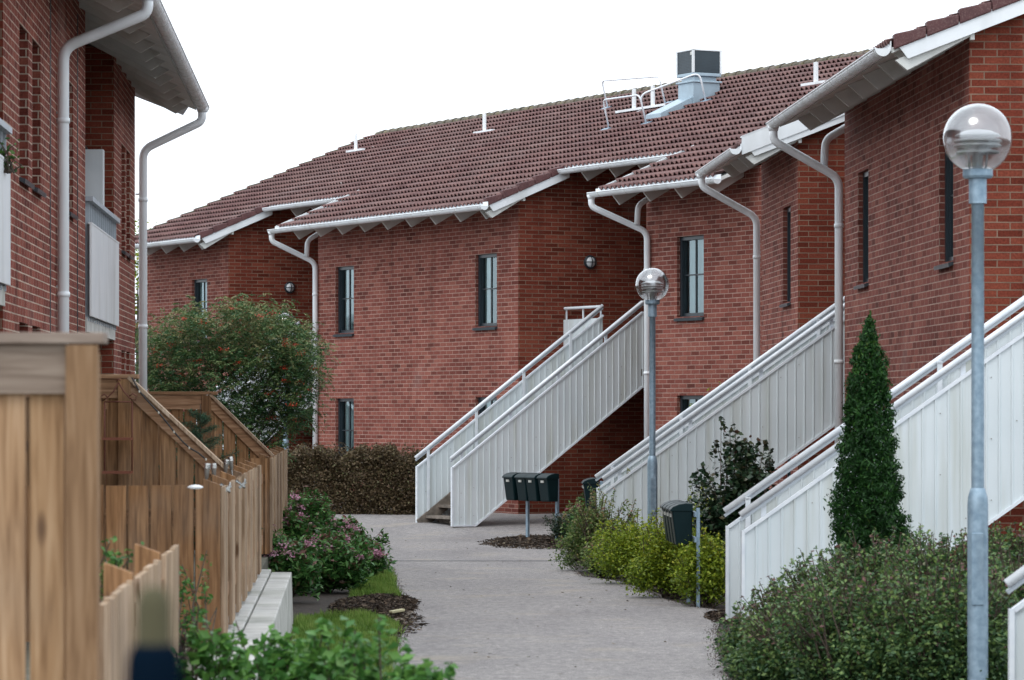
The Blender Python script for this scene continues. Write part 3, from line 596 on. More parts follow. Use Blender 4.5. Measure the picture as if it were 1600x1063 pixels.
# ------------------------------------------------------------------ external stair
def stair(name, label, O, rz, xn, xf, v0, z0, panel_h=1.33, y_top=-.97, y_back=-3.0, zl=2.75, x_wall=None, off=.42, landing=True):
    """local x away from the camera, y outwards from the facade; climbs from y=v0 to the landing at y_top"""
    t = thing(name, label, 'staircase', O, rz, 'white metal outside stairs')
    rise = zl-z0; run = v0-y_top; sl = rise/run*.985
    top = lambda y: z0+1.0+(v0-y)*sl if y > y_top else z0+1.0+run*sl
    bot = lambda y: max(z0+.05, z0+.05+(v0-off-y)*sl) if y > y_top else z0+.05+(run-off)*sl
    def pan(x, yA, yB, topf, botf, out_sign):
        b = MB(); y = yA; per = .118; prof = [(0, 0), (.096, 0), (.100, .012), (.113, .012), (.118, 0)]
        while y > yB+.01:
            for k in range(4):
                a, c = prof[k], prof[k+1]; ya, yb = y-a[0], y-c[0]
                if yb < yB: break
                dxa, dxb = -a[1], -c[1]
                rr = random.random()
                b.quad([(x+dxa, ya, botf(ya)), (x+dxb, yb, botf(yb)), (x+dxb, yb, topf(yb)), (x+dxa, ya, topf(ya))], r=rr)
            y -= per
        ps = [yA]+([v0-off] if yA > v0-off > yB else [])+([y_top] if yA > y_top > yB else [])+[yB]
        b2 = MB()
        for a, c in zip(ps[:-1], ps[1:]):
            b.quad([(x+.02, a, botf(a)), (x+.02, c, botf(c)), (x+.02, c, topf(c)), (x+.02, a, topf(a))])
            b2.bar((x+.004, a, botf(a)-.012), (x+.004, c, botf(c)-.012), .045, .03)
        for a, c in [(yA, max(yB, y_top))]+([(y_top, yB)] if yB < y_top else []):
            b2.bar((x+.004, a, topf(a)+.01), (x+.004, c, topf(c)+.01), .046, .03)
        b2.box((x-.018, yA-.002, botf(yA)-.02), (x+.03, yA+.028, topf(yA)+.02))
        p_ = b.build('side_panel', M['panel'], t); b2.build('trim', M['rail'], p_)
        b3 = MB(); y = yA-.15
        while y > yB+.1:
            for f_ in (.12, .5, .88):
                if random.random() < .4: z = botf(y)+(topf(y)-botf(y))*f_; b3.box((x-.010, y-.004, z), (x-.004, y+.004, z+.008))
            y -= .118*2
        if b3.v: b3.build('rivets', M['tread'], p_)
        return p_
    pan(xn, v0, -1.15, top, bot, -1); pan(xf, v0, y_top+.02, top, bot, 1)
    rh = lambda y: top(y)+.19
    for x, yend in ((xn, -1.15), (xf, y_top+.03)):
        b = MB(); pts = [(x, v0+.04, rh(v0+.04)), (x, max(yend, y_top), rh(max(yend, y_top)))]+([(x, yend, rh(yend))] if yend < y_top else [])
        b.tube(pts, .031, 10); rl = b.build('handrail', M['rail'], t, smooth=True); b = MB()
        for p_, q_ in zip(pts[:-1], pts[1:]): b.bar((p_[0], p_[1], p_[2]-.047), (q_[0], q_[1], q_[2]-.047), .03, .026)
        b.build('rail_base', M['rail_low'], rl)
        y = v0-.18
        while y > y_top:
            bb = MB(); dx = -.052 if x == xf else .030; bb.box((x+dx, y-.024, top(y)-(.95 if x == xf else .3)), (x+dx+.022, y+.024, rh(y)-.02)); bb.box((x+min(dx, 0), y-.02, rh(y)-.05), (x+max(dx+.02, .0), y+.02, rh(y)-.03)); bb.build('post', M['rail'], t); y -= .92
    # treads and stringers
    n = 15
    b = MB()
    for x in (xn+.04, xf-.04):
        b.bar((x, v0-.02, z0+.02), (x, y_top, z0+.02+run*sl), .035, .20)
    b.build('stringer', M['tread'], t)
    n = max(8, int(round(rise/.175))); mt = MB()
    for i in range(n-1):
        y = v0-.12-i*(run/n); z = z0+(i+1)*rise/n; mt.box((xn+.03, y-.27, z-.045), (xf-.03, y, z)); mt.box((xn+.06, y-.26, z-.14), (xf-.06, y-.235, z-.046))
    mt.build('treads', M['tread'], t)
    # landing with a railed panel towards the street
    xw = xf+1.4 if x_wall is None else x_wall
    b = MB(); b.box((xn, y_back, zl-.12), (xw-.01, y_top+.02, zl)); b.build('landing', M['tread'], t)
    if landing:
        b = MB(); zt_, zb_ = top(y_top)-.05, zl-.25; x = xf+.03; yp = y_top+.05
        while x < xw-.04: b.box((x, yp, zb_), (min(x+.085, xw-.03), yp+.014, zt_)); b.box((x+.084, yp+.002, zb_), (min(x+.118, xw-.03), yp+.008, zt_)); x += .118
        lp = b.build('landing_panel', M['panel'], t)
        b = MB(); b.tube([(xf, yp, zt_+.2), (xw-.04, yp, zt_+.2)], .026, 8)
        for x in (xf+.05, (xf+xw)/2, xw-.08): b.box((x-.02, yp-.02, zt_), (x+.02, yp-.005, zt_+.19))
        b.build('landing_rail', M['rail'], t)
    return t

# ------------------------------------------------------------------ far terrace (row B)
RB = math.atan2(.888, -.46); OB = (.11, 62.5, 0)
ZG, TB, DR = 5.66, .423, 5.55
hB = thing('brick_terrace_house', 'long two storey red brick terrace with tiled roof crossing behind the central stair', 'house', OB, RB)
ops = lambda xs, zu, zl_, h: [(a, a+.86, z, z+h) for a in xs for z in (zu, zl_)]
ZU, ZL, WH = 3.56, .97, 1.31
opH4 = ops([.83, 6.95], ZU, ZL, WH); opH3 = ops([-6.48], ZU, ZL, WH); opH5 = ops([14.42], ZU, ZL, WH)
module_wall(hB, 0, 8.64, opH4, ZG, TB); module_wall(hB, -10.5, -4.61, opH3, ZG, TB); module_wall(hB, 13.25, 17.9, opH5, ZG, TB)
for k, (a, c, z0, z1) in enumerate(opH4+opH3+opH5): window(hB, a, c, z0, z1, kind=[1, 1, 0, 0, 2, 1, 1, 1, 1, 1][k], depth=.10)
recess_wall(hB, -4.61, 0, -3.0, ZG, TB, (-2.6, -1.7, 2.76, 4.8)); recess_wall(hB, 8.64, 13.25, -3.0, ZG, TB, (10.0, 10.9, 2.76, 4.8))
segB = [(-.22, 8.74, 0), (-8.25, -4.50, 0), (13.03, 17.85, 0), (-4.50, -.22, 5), (8.74, 13.03, 5), (-11.2, -8.25, 5)]
roofB = tile_roof(hB, segB, ZG, TB, DR); back_slope(roofB, -11.2, 17.85, ZG, TB, DR, segB); deck(hB, segB, ZG, TB, DR)
# ridge tiles
zr = rz_of(ZG, TB, -DR); b = MB(); x = -11.2
while x < 17.6:
    for k in range(6):
        a0, a1 = math.pi*k/6, math.pi*(k+1)/6; r0, r1 = .125, .10
        b.quad([(x, -DR+r0*math.cos(a0), zr-.02+r0*math.sin(a0)), (x+.42, -DR+r1*math.cos(a0), zr-.02+r1*math.sin(a0)), (x+.42, -DR+r1*math.cos(a1), zr-.02+r1*math.sin(a1)), (x, -DR+r0*math.cos(a1), zr-.02+r0*math.sin(a1))])
    b.quad([(x, -DR+.125*math.cos(math.pi*k/6), zr-.02+.125*math.sin(math.pi*k/6)) for k in range(7)])
    x += .40
b.build('ridge_tiles', M['moss_tile'], roofB)
b = MB(); L_ = math.hypot(1, TB)                       # left verge tiles, stepped
for i in range(19):
    a = .80-i*GAUGE/L_; c = a-GAUGE/L_-.03; b.hexa([(17.80, a, rz_of(ZG, TB, a)-.1), (17.92, a, rz_of(ZG, TB, a)-.1), (17.92, c, rz_of(ZG, TB, c)-.1), (17.80, c, rz_of(ZG, TB, c)-.1), (17.80, a, rz_of(ZG, TB, a)+.085), (17.92, a, rz_of(ZG, TB, a)+.085), (17.92, c, rz_of(ZG, TB, c)+.04), (17.80, c, rz_of(ZG, TB, c)+.04)])
b.build('verge_tiles', M['moss_tile'], roofB)
GZ = ZG-.03
gutter(hB, -.42, 8.95, .89, GZ, brackets=.9); gutter(hB, -8.4, -4.32, .89, GZ, brackets=.9); gutter(hB, 12.83, 17.9, .89, GZ, brackets=.9)
GR = ZG+1.61*TB-.03
gutter(hB, -4.6, -.15, -.72, GR, brackets=.9); gutter(hB, 8.4, 12.95, -.72, GR, brackets=.9)
rafters(hB, [.2+1.02*i for i in range(9)]+[-4.65-1.02*i for i in range(4)]+[13.4+1.02*i for i in range(4)], ZG, TB)
rafters(hB, [-.6-1.02*i for i in range(4)]+[9.1+1.02*i for i in range(4)], ZG, TB, dy=1.61)
for x in (-.235, 13.01): verge(hB, x, ZG, TB, .72, -.90)
b = MB()
for x in (-4.47, 8.84):
    b = MB()
    b.prism([(.82, rz_of(ZG, TB, .82)-.04), (-1.0, rz_of(ZG, TB, -1.0)-.04), (-1.0, rz_of(ZG, TB, -1.0)+.05), (.82, rz_of(ZG, TB, .82)+.05)], 'x', x, x+.03)
    b.build('white_flashing', M['white'], hB)
for x0 in (-4.61, 8.64):
    x = x0+.01 if x0 > 0 else x0-.13
    downpipe(hB, x, .06, GZ, gh(64)-.05, .89, x_out=x0+.28, zneck=.42, branch=[(x+.02, -.67, GZ+.32), (x+.02, .22, GZ-.20), (x+.02, .24, GZ-.52)])
# roof furniture
def roof_at(px, py, zg=ZG, T=TB, O=OB, rz=RB):
    d = Vector(((px-800)/FPX, 1, (645-py)/FPX)); Mi = Matrix.Rotation(-rz, 3, 'Z'); o = Mi @ (Vector((0, 0, EYE))-Vector(O)); dl = Mi @ d
    t = (zg+.83*T-o.z-T*o.y)/(dl.z+T*dl.y); return o+dl*t
def roof_post(px, py, label, h=.42, two=False):
    p = roof_at(px, py+2); t = thing('snow_guard_bracket', label, 'roof bracket', tuple(Matrix.Rotation(RB, 3, 'Z') @ p+Vector(OB)), RB, 'white brackets standing on the tiled roof')
    b = MB(); l = .95 if two else .42; b.box((-l, -.03, .03), (l, .05, .075)); b.bar((0, .10, -.02), (0, -.12, .07), .05, .02); b.build('crossbar', M['white'], t)
    for x in ((-.42, .30) if two else (0,)):
        b = MB(); b.box((x-.05, -.015, .07), (x+.05, .02, h)); b.build('upright', M['white'], t)
    return t
roof_post(556, 237, 'white roof bracket on the tiles at the far left end of the ridge')
roof_post(757, 208, 'white roof bracket on the tiles in the middle of the long roof')
roof_post(1003, 172, 'white roof bracket with two uprights left of the metal vent box', .45, True)
roof_post(1275, 133, 'white roof bracket right of the vent box near the ridge')
# ventilation hood
pv = roof_at(1092, 158); vz = rz_of(ZG, TB, pv.y)
tv = thing('ventilation_hood', 'square metal roof vent with dark louvred sides near the ridge', 'roof vent', tuple(Matrix.Rotation(RB, 3, 'Z') @ Vector((pv.x, pv.y, vz))+Vector(OB)), RB)
b = MB(); b.box((-.50, -.50, -.5), (.50, .50, .52)); b.build('duct', M['vent_metal'], tv, bevel=.01)
b = MB(); b.box((-.56, -.56, .52), (.56, .56, .58)); b.box((-.42, -.42, .58), (.42, .42, .72)); b.box((-.54, -.54, .72), (.54, .54, .82)); b.build('collar', M['vent_metal'], tv, bevel=.015)
b = MB()
for sx in (-1, 1):
    for sy in (-1, 1): b.box((sx*.52-.035, sy*.52-.035, .82), (sx*.52+.035, sy*.52+.035, 1.52))
b.box((-.555, -.555, 1.50), (.555, .555, 1.54)); b.build('hood_frame', M['white'], tv)
b = MB(); b.box((-.52, -.52, .83), (.52, .52, 1.50)); b.build('grille', M['louvre_vent'], tv)
b = MB()
for k in range(14): b.box((-.515, .519, .86+k*.046), (.515, .53, .875+k*.046)); b.box((-.53, -.515, .86+k*.046), (-.519, .515, .875+k*.046))
b.build('louvres', M['louvre_vent'], tv)
b = MB(); b.hexa([(-.45, 1.7, -.67), (.55, 1.7, -.67), (.55, .3, -.1), (-.45, .3, -.1), (-.45, 1.7, -.46), (.55, 1.7, -.46), (.55, .3, .16), (-.45, .3, .16)]); b.build('apron', M['vent_metal'], tv)
b = MB(); b.box((.36, -.545, 1.38), (.50, -.535, 1.46)); b.box((-.50, .535, 1.36), (-.36, .545, 1.46)); b.build('sticker', M['label'], tv)
tv.scale = (.56, .56, .60)
# safety rail hoops around the vent
def roof_local(px, py): return roof_at(px, py)
def hoop(ps, label):
    o = roof_local(*ps[0]); t = thing('roof_safety_rail', label, 'safety rail', tuple(Matrix.Rotation(RB, 3, 'Z') @ o+Vector(OB)), RB, 'bent grey safety rails beside the roof vent')
    b = MB(); a = roof_local(*ps[0]); c = roof_local(*ps[1]); hgt = .54
    pts = [a-o, a-o+Vector((0, .14, hgt)), c-o+Vector((0, .14, hgt)), c-o]; b.tube(smooth_path(pts, .14), .017, 8); b.build('tube', M['rail'], t, smooth=True)
    b = MB()
    for q in (a, c): d = q-o; b.hexa([d+Vector(v) for v in ((-.12, .14, -.05), (.12, .14, -.05), (.12, -.12, .06), (-.12, -.12, .06), (-.12, .14, -.02), (.12, .14, -.02), (.12, -.12, .09), (-.12, -.12, .09))])
    b.build('foot_plate', M['galv'], t)
hoop([(952, 202), (1010, 195)], 'bent grey rail at the lower left of the roof vent')
hoop([(1010, 195), (1103, 160)], 'long bent grey rail in front of the roof vent')
hoop([(950, 170), (1040, 165)], 'thin bent grey rail behind the double roof bracket')

# ------------------------------------------------------------------ right terrace (row A)
dA = math.hypot(.0464, 1); RA = math.atan2(1/dA, -.0464/dA); OA = (4.558, 35.08, 0); ZA, TA = 5.64, .39
hA = thing('brick_house', 'two storey red brick house at the right with stepped facade and white eaves', 'house', OA, RA)
opH1 = ops([.94, 6.82], ZU, ZL, 1.35); opH2 = ops([14.2], ZU, ZL, 1.35)
module_wall(hA, 0, 8.83, opH1, ZA, TA); module_wall(hA, 13.4, 17.7, opH2, ZA, TA)
for (a, c, z0, z1) in opH1+opH2: window(hA, a, c, z0, z1, depth=.10)
recess_wall(hA, 8.83, 13.4, -3.0, ZA, TA, (10.6, 11.5, 2.76, 4.8))
segA = [(-.12, 8.93, 0), (13.25, 17.9, 0), (8.93, 13.25, 5)]
roofA = tile_roof(hA, segA, ZA, TA, DR); back_slope(roofA, -.12, 17.9, ZA, TA, DR, segA); deck(hA, segA, ZA, TA, DR)
gutter(hA, -.15, 8.98, .89, ZA-.03, brackets=.46); gutter(hA, 13.15, 18.0, .89, ZA-.03, brackets=.46); gutter(hA, 8.7, 13.3, -.72, ZA+1.61*TA-.03)
rafters(hA, [.35+1.1*i for i in range(8)]+[13.6+1.05*i for i in range(4)], ZA, TA, depth=.17); rafters(hA, [9.4+1.05*i for i in range(4)], ZA, TA, dy=1.61)
verge(hA, -.15, ZA, TA, .74, -4.0); verge(hA, 13.22, ZA, TA, .72, -1.4, sheet=True)
downpipe(hA, 8.92, .06, ZA-.03, -.1, .89, x_out=8.85, zneck=.46, branch=[(8.98, -.67, ZA+.30), (8.98, .22, ZA-.22), (8.98, .24, ZA-.56)])
downpipe(hA, 17.78, .06, ZA-.03, 0, .89, zneck=.46)

# ------------------------------------------------------------------ left terrace (row C)
RC = math.atan2(-1/dA, .0464/dA); OC = (-5.045, 47.1, 0); ZC, TC = 6.16, .39
hC = thing('brick_house', 'two storey red brick house at the left with balconies behind the wooden fences', 'house', OC, RC)
ZCU, ZCL = 4.06, 1.46
opF = [(x, x+w_, z, z+1.33) for (x, w_) in ((1.05, .75), (2.05, .75)) for z in (ZCU, ZCL)]
opN = [(x, x+w_, z, z+1.33) for (x, w_) in ((10.6, .9), (14.45, .85), (15.7, .85)) for z in (ZCU, ZCL)]
module_wall(hC, 0, 4.25, opF, ZC, TC, mf='brick_left'); module_wall(hC, 8.9, 18.0, opN, ZC, TC, mf='brick_left'); module_wall(hC, 22.5, 27, [], ZC, TC, mf='brick_left')
for (a, c, z0, z1) in opF+opN: window(hC, a, c, z0, z1, depth=.13)
recess_wall(hC, 4.25, 8.9, -2.2, ZC, TC, (5.4, 6.4, 3.06, 5.1)); recess_wall(hC, 18.0, 22.5, -2.2, ZC, TC)
segC = [(-.45, 27.2, 0)]
roofC = tile_roof(hC, segC, ZC, TC, DR); back_slope(roofC, -.45, 27.2, ZC, TC, DR, segC); deck(hC, segC, ZC, TC, DR)
gutter(hC, -.5, 27.2, .89, ZC-.03, rad=.078, brackets=.46)
rafters(hC, [-.25+1.0*i for i in range(28)], ZC, TC, depth=.12)
b = MB(); zt = lambda y: rz_of(ZC, TC, y); b.prism([(.72, zt(.72)-.03), (.62, zt(.62)-.22), (-2.4, zt(-2.4)-.22), (-2.4, zt(-2.4)-.03)], 'x', -.48, -.45); b.build('bargeboard', M['white'], hC)
downpipe(hC, -.12, .10, ZC-.03, 0, .89, zneck=.38, r_=.056); downpipe(hC, 12.7, .07, ZC-.03, .3, .89, zneck=.34, r_=.056)
for x0, x1 in ((4.28, 8.87), (18.03, 22.47)):      # balconies
    b = MB(); b.box((x0, .045, 3.05), (x1, .065, 4.05)); b.box((x0, .03, 4.05), (x1, .07, 4.07)); bp = b.build('balcony_panel', M['white'], hC)
    b = MB(); x = x0+.05
    while x < x1: b.box((x, -.03, 3.0), (x+.03, .035, 4.30)); x += .34
    b.build('balusters', M['rail_low'], bp)
    b = MB(); b.box((x0, -.05, 4.30), (x1, .08, 4.35)); b.build('top_rail', M['rail_low'], bp)
    b = MB(); b.box((x0, -2.15, 2.88), (x1, .02, 3.04)); b.build('balcony_floor', M['concrete'], hC)
b = MB(); b.box((4.42, -.42, 3.1), (4.60, -.10, 5.18)); b.build('privacy_screen', M['white'], hC, bevel=.01)
b = MB(); b.box((10.02, -.005, -.5), (10.05, .008, 6.2)); b.box((13.4, -.005, -.5), (13.43, .008, 6.2)); b.build('expansion_joint', M['sill'], hC)
b = MB(); b.box((18.02, -.5, 4.1), (18.5, .02, 4.3)); 

def wall_lamp(loc, rz, label):
    t = thing('wall_lamp', label, 'wall lamp', loc, rz, 'round bulkhead lamps on the brick walls')
    b = MB(); b.lathe([(0, -.0), (.115, 0), (.125, .03), (.115, .06), (.095, .062)], n=28); o = b.build('housing', M['dark_frame'], t, smooth=True); o.rotation_euler = (0, -math.pi/2, 0)
    b = MB(); b.lathe([(.096, .03), (.09, .065), (.06, .09), (.0, .10)], n=28); o = b.build('diffuser', M['white_opal'], t, smooth=True); o.rotation_euler = (0, -math.pi/2, 0)
    b = MB(); 
    for k in range(8):
        a0, a1 = math.pi*k/8, math.pi*(k+1)/8
        for ax in (0, 1):
            p = lambda a: (-.03-.085*math.sin(a), .1*math.cos(a) if ax else 0, 0 if ax else .1*math.cos(a)); b.bar(p(a0), p(a1), .012, .012, up=(1, .3, .2))
    b.build('guard', M['dark_frame'], t)
    return t
def toW(O, rz, p): return tuple(Matrix.Rotation(rz, 3, 'Z') @ Vector(p)+Vector(O))
wall_lamp(toW(OB, RB, (0, -1.44, 4.70)), RB, 'round caged wall lamp above the central stair landing')
wall_lamp(toW(OB, RB, (13.25, -1.40, 4.66)), RB, 'round caged wall lamp on the far brick gable above the rowan tree')
wall_lamp(toW(OC, RC, (4.25, -.42, 5.15)), RC+math.pi, 'round caged wall lamp behind the white screen on the left balcony')

stair('outside_stair', 'white outside stair in the middle climbing to the far brick terrace', OB, RB, -2.75, -1.4, 2.66, 0.07, x_wall=0)
stair('outside_stair', 'white outside stair mostly hidden behind the rowan tree', OB, RB, 10.33, 11.68, 2.5, 0.15, x_wall=13.25)
stair('outside_stair', 'long white outside stair behind the far street lamp and yellow green bushes', OA, RA, 10.65, 12.0, 2.85, -.02, x_wall=13.4, landing=False)
stair('outside_stair', 'nearer white outside stair behind the cone shaped conifer', OA, RA, -2.75, -1.4, 2.56, -.10, zl=2.42, off=.76, x_wall=0)
stair('outside_stair', 'white outside stair cut off by the right edge beside the near lamp', OA, RA, -16.1, -14.7, 2.35, -.15, zl=2.33, off=.76, x_wall=-13.2)

# ------------------------------------------------------------------ street lamps
def lamp(loc, label):
    t = thing('street_lamp', label, 'street lamp', loc, 0, 'globe street lamps along the path')
    b = MB(); b.lathe([(.042, .0), (.042, 2.35), (.040, 3.38), (.048, 3.385), (.048, 3.53)], n=24); b.build('pole', M['galv'], t, smooth=True)
    b = MB(); b.lathe([(.068, -.3), (.068, 1.40), (.064, 1.45), (.050, 1.50), (.043, 1.51)], n=24); sl_ = b.build('sleeve', M['galv'], t, smooth=True)
    b = MB(); b.box((-.05, -.074, .75), (.03, -.064, 1.22)); b.build('service_hatch', M['galv'], sl_, bevel=.006)
    b = MB(); b.lathe([(.058, 3.36), (.058, 3.52), (.09, 3.525), (.098, 3.54), (.098, 3.58), (.088, 3.59), (0, 3.59)], n=28); b.build('collar', M['galv'], t, smooth=False)
    zc, Rg = 3.785, .225
    b = MB(); pr = [(Rg*math.sin(a), -Rg*math.cos(a)+zc) for a in np.linspace(.42, math.pi, 28)]+[((Rg-.004)*math.sin(a), -(Rg-.004)*math.cos(a)+zc) for a in np.linspace(math.pi, .42, 28)]
    b.lathe(pr+[pr[0]], n=48); b.build('globe', M['globe'], t, smooth=True)
    b = MB()
    for k, (rr, z) in enumerate(((.150, 3.80), (.160, 3.765), (.158, 3.735), (.145, 3.69))):
        b.lathe([(.0 if k == 0 else .09, z+.045 if k == 0 else z+.028), (rr*.55, z+.035 if k == 0 else z+.024), (rr*.9, z+.012), (rr, z), (rr*.97, z-.004), (.09, z+.014)], n=32)
    b.build('louvre', M['white'], t, smooth=True)
    b = MB(); b.tube([(0, 0, 3.56), (0, 0, 3.70)], .035, 12)
    for k in range(3): a = 2*math.pi*k/3+.4; b.tube([(.06*math.cos(a), .06*math.sin(a), 3.58), (.075*math.cos(a), .075*math.sin(a), 3.74)], .008, 6)
    b.build('lamp_holder', M['white'], t)
    return t
L1 = lamp((3.03, 22.9, 0), 'large near street lamp with clear globe in front of the right house')
L2 = copy_thing(L1, (1.775, 44.5, .02), .3, 'middle distance street lamp with clear globe standing before the long white stair'); L2.scale = (.95, .95, .95)
copy_thing(L1, (-4.50, 70.0, -.02), .6, 'farthest street lamp half hidden behind the rowan tree')

# ------------------------------------------------------------------ mailboxes
def mailbox(loc, rz, label, group):
    t = thing('mailbox', label, 'mailbox', loc, rz, group)   # local -y is the front
    W = .137; b = MB(); b.hexa([(-W*.9, -.065, 0), (W*.9, -.065, 0), (W*.9, .1, 0), (-W*.9, .1, 0), (-W, -.115, .37), (W, -.115, .37), (W, .1, .37), (-W, .1, .37)]); b.build('body', M['dark_box'], t, bevel=.015)
    b = MB(); prof = [(-.130, .350), (-.130, .370), (-.10, .40), (-.04, .425), (.03, .437), (.105, .430), (.105, .350)]; b.prism(prof, 'x', -W-.008, W+.008); b.build('lid', M['dark_box'], t, bevel=.008)
    b = MB(); b.hexa([(-.035, -.122, .29), (.035, -.122, .29), (.035, -.10, .29), (-.035, -.10, .29), (-.035, -.125, .325), (.035, -.125, .325), (.035, -.105, .325), (-.035, -.105, .325)]); b.build('name_tag', M['label'], t)
    return t
def mail_stand(loc, rz, label, x0, x1, zt=.67):
    t = thing('mailbox_stand', label, 'mailbox stand', loc, rz, 'grey steel mailbox stands')
    for x in (x0, x1):
        b = MB(); b.box((x-.028, .13, -.2), (x+.028, .165, zt+.35)); b.build('post', M['galv'], t)
    b = MB(); b.box((x0-.1, .108, zt), (x1+.06, .128, zt+.05)); b.box((x0-.1, .108, zt+.26), (x1+.06, .128, zt+.31)); b.build('crossbar', M['galv'], t)
mk = None
def boxes(loc, rz, xs, group, labels):
    global mk
    for x, l in zip(xs, labels):
        p = Matrix.Rotation(rz, 3, 'Z') @ Vector((x, 0, .63))+Vector(loc)
        if mk is None: mk = mailbox(tuple(p), rz, l, group)
        else: copy_thing(mk, tuple(p), rz, l, group)
gA, gB_, gC = 'dark mailboxes in front of the central stair', 'dark mailboxes beside the middle lamp', 'dark mailboxes above the yellow green bushes'
r1 = R(-57); p1 = (.30, 54.6, 0)
mail_stand(p1, r1, 'grey steel stand on mulch carrying the row of mailboxes by the central stair', -.33, .50)
boxes(p1, r1, (-.50, -.15, .135, .48), gA, ['leftmost dark mailbox standing apart in front of the white stair panel', 'second dark mailbox from the left before the white stair panel', 'third dark mailbox from the left in the row by the central stair', 'rightmost dark mailbox beside the tall grey post by the central stair'])
r2 = R(-90); p2 = (1.13, 50.2, 0)
mail_stand(p2, r2, 'grey steel stand with two mailboxes left of the middle street lamp', -.25, .15)
boxes(p2, r2, (-.42, .02), gB_, ['rear dark mailbox of the pair left of the middle lamp', 'front dark mailbox of the pair left of the middle lamp'])
r3 = R(-88); p3 = (1.75, 36.6, 0)
mail_stand(p3, r3, 'grey steel stand among yellow green bushes carrying four mailboxes', -.75, .42)
boxes(p3, r3, (-.94, -.57, -.20, .17), gC, ['rearmost of the four dark mailboxes among the bushes', 'second from the back of four mailboxes among the bushes', 'third from the back of four mailboxes among the bushes', 'nearest of the four dark mailboxes with its plain side showing'])

# ------------------------------------------------------------------ terrace edge, concrete wall, fences
TZ = .5
fl = lambda Y: -.8255-.0464*Y                  # fence line X at depth Y
strip_rows = [(5, -9, fl(5)+.0), (60, -9, fl(60))]
b = MB(); b.box((-9, 5, -.3), (-9.01, 60, TZ-.01)); b.v = []; b.f = []; b.uv = []; b.r = []
b.hexa([(-9, 5, -.3), (fl(5)-.02, 5, -.3), (fl(50)-.02, 50, -.3), (-9, 50, -.3), (-9, 5, TZ-.012), (fl(5)-.02, 5, TZ-.012), (fl(50)-.02, 50, TZ-.012), (-9, 50, TZ-.012)])
struct(b.build('garden_terrain', M['terrace']))
t = thing('retaining_wall', 'low pale concrete retaining wall under the picket fence', 'retaining wall', (-2.0, 28, 0))
b = MB(); Y = 17.0
while Y < 32.9:
    b.hexa([(fl(Y)+.10, Y, -.2), (fl(Y)+.31, Y, -.2), (fl(Y+.62)+.31, Y+.618, -.2), (fl(Y+.62)+.10, Y+.618, -.2), (fl(Y)+.10, Y, TZ), (fl(Y)+.29, Y, TZ), (fl(Y+.62)+.29, Y+.618, TZ), (fl(Y+.62)+.10, Y+.618, TZ)]); Y += .62
b.build('coping_blocks', M['concrete'], t, world=True, bevel=.01)
b = MB(); Y = 17.0
while Y < 33.4:
    b.hexa([(fl(Y)-.06, Y, -.2), (fl(Y)+.09, Y, -.2), (fl(Y+1.5)+.09, Y+1.47, -.2), (fl(Y+1.5)-.06, Y+1.47, -.2), (fl(Y)-.06, Y, TZ+.01), (fl(Y)+.09, Y, TZ+.01), (fl(Y+1.5)+.09, Y+1.47, TZ+.01), (fl(Y+1.5)-.06, Y+1.47, TZ+.01)]); Y += 1.5
b.build('foot_blocks', M['concrete'], t, world=True, bevel=.008)
def partition(label, Y, xl, xh, xe, zh, ze, pitch=.145, mats=('wood', 'woodx'), z0=TZ, cap=.035, capx=.06, post=True, zlow=None):
    """board partition facing the camera: level from xl to xh, then sloping down to (xe, ze)"""
    t = thing('board_fence', label, 'fence', ((xl+xe)/2, Y, z0), group='wooden board fences between the gardens'); b = MB(); x = xl
    def tp(x): return zh if x <= xh else zh+(ze-zh)*(x-xh)/(xe-xh)
    while x < xe-.02:
        x2 = min(x+pitch-.016, xe); b.hexa([(x, Y, z0+.03), (x2, Y, z0+.03), (x2, Y+.022, z0+.03), (x, Y+.022, z0+.03), (x, Y, tp(x)-.03), (x2, Y, tp(x2)-.03), (x2, Y+.022, tp(x2)-.03), (x, Y+.022, tp(x)-.03)]); x += pitch
    b.build('boards', M[mats[0]], t, world=True)
    b = MB(); b.box((xl, Y-.024, zh-.155), (xh-.1 if post else xh, Y-.002, zh-.002)); b.build('top_rail', M[mats[1]], t, world=True)
    b = MB(); b.box((xl, Y-.05, zh), (xh+capx, Y+.07, zh+cap)); b.build('cap', M[mats[1]], t, world=True, bevel=.004)
    if post: b = MB(); b.box((xh-.1, Y-.045, z0), (xh, Y-.003, zh-.003)); b.build('post', M[mats[0]], t, world=True, bevel=.004)
    if xe > xh+.1:
        b = MB(); b.hexa([(xh, Y-.024, zh-.16), (xe, Y-.024, ze-.14), (xe, Y-.002, ze-.14), (xh, Y-.002, zh-.16), (xh, Y-.024, zh-.005), (xe, Y-.024, ze), (xe, Y-.002, ze), (xh, Y-.002, zh-.005)]); b.build('sloping_rail', M[mats[1]], t, world=True)
        b = MB(); b.bar((xh-.02, Y+.005, zh+.012), (xe+.03, Y+.005, ze-.005), .11, .026); b.build('sloping_cap', M['wood_pale'], t, world=True)
    return t
pt = partition('blurred near board fence at the left edge with a flat cap', 11.0, -1.75, -1.29, -1.29, 2.215, 2.215, .122, ('wood_near', 'wood_nearx'), z0=.3, capx=.02)
partition('board fence with rusty hanging shelf and sloping cap in the middle garden', 28.0, -4.2, -3.03, -2.27, 2.27, 1.53, .14)
partition('farthest board fence with sloping cap below the rowan tree', 37.6, -5.6, -3.21, -2.58, 2.19, 1.54, .14)
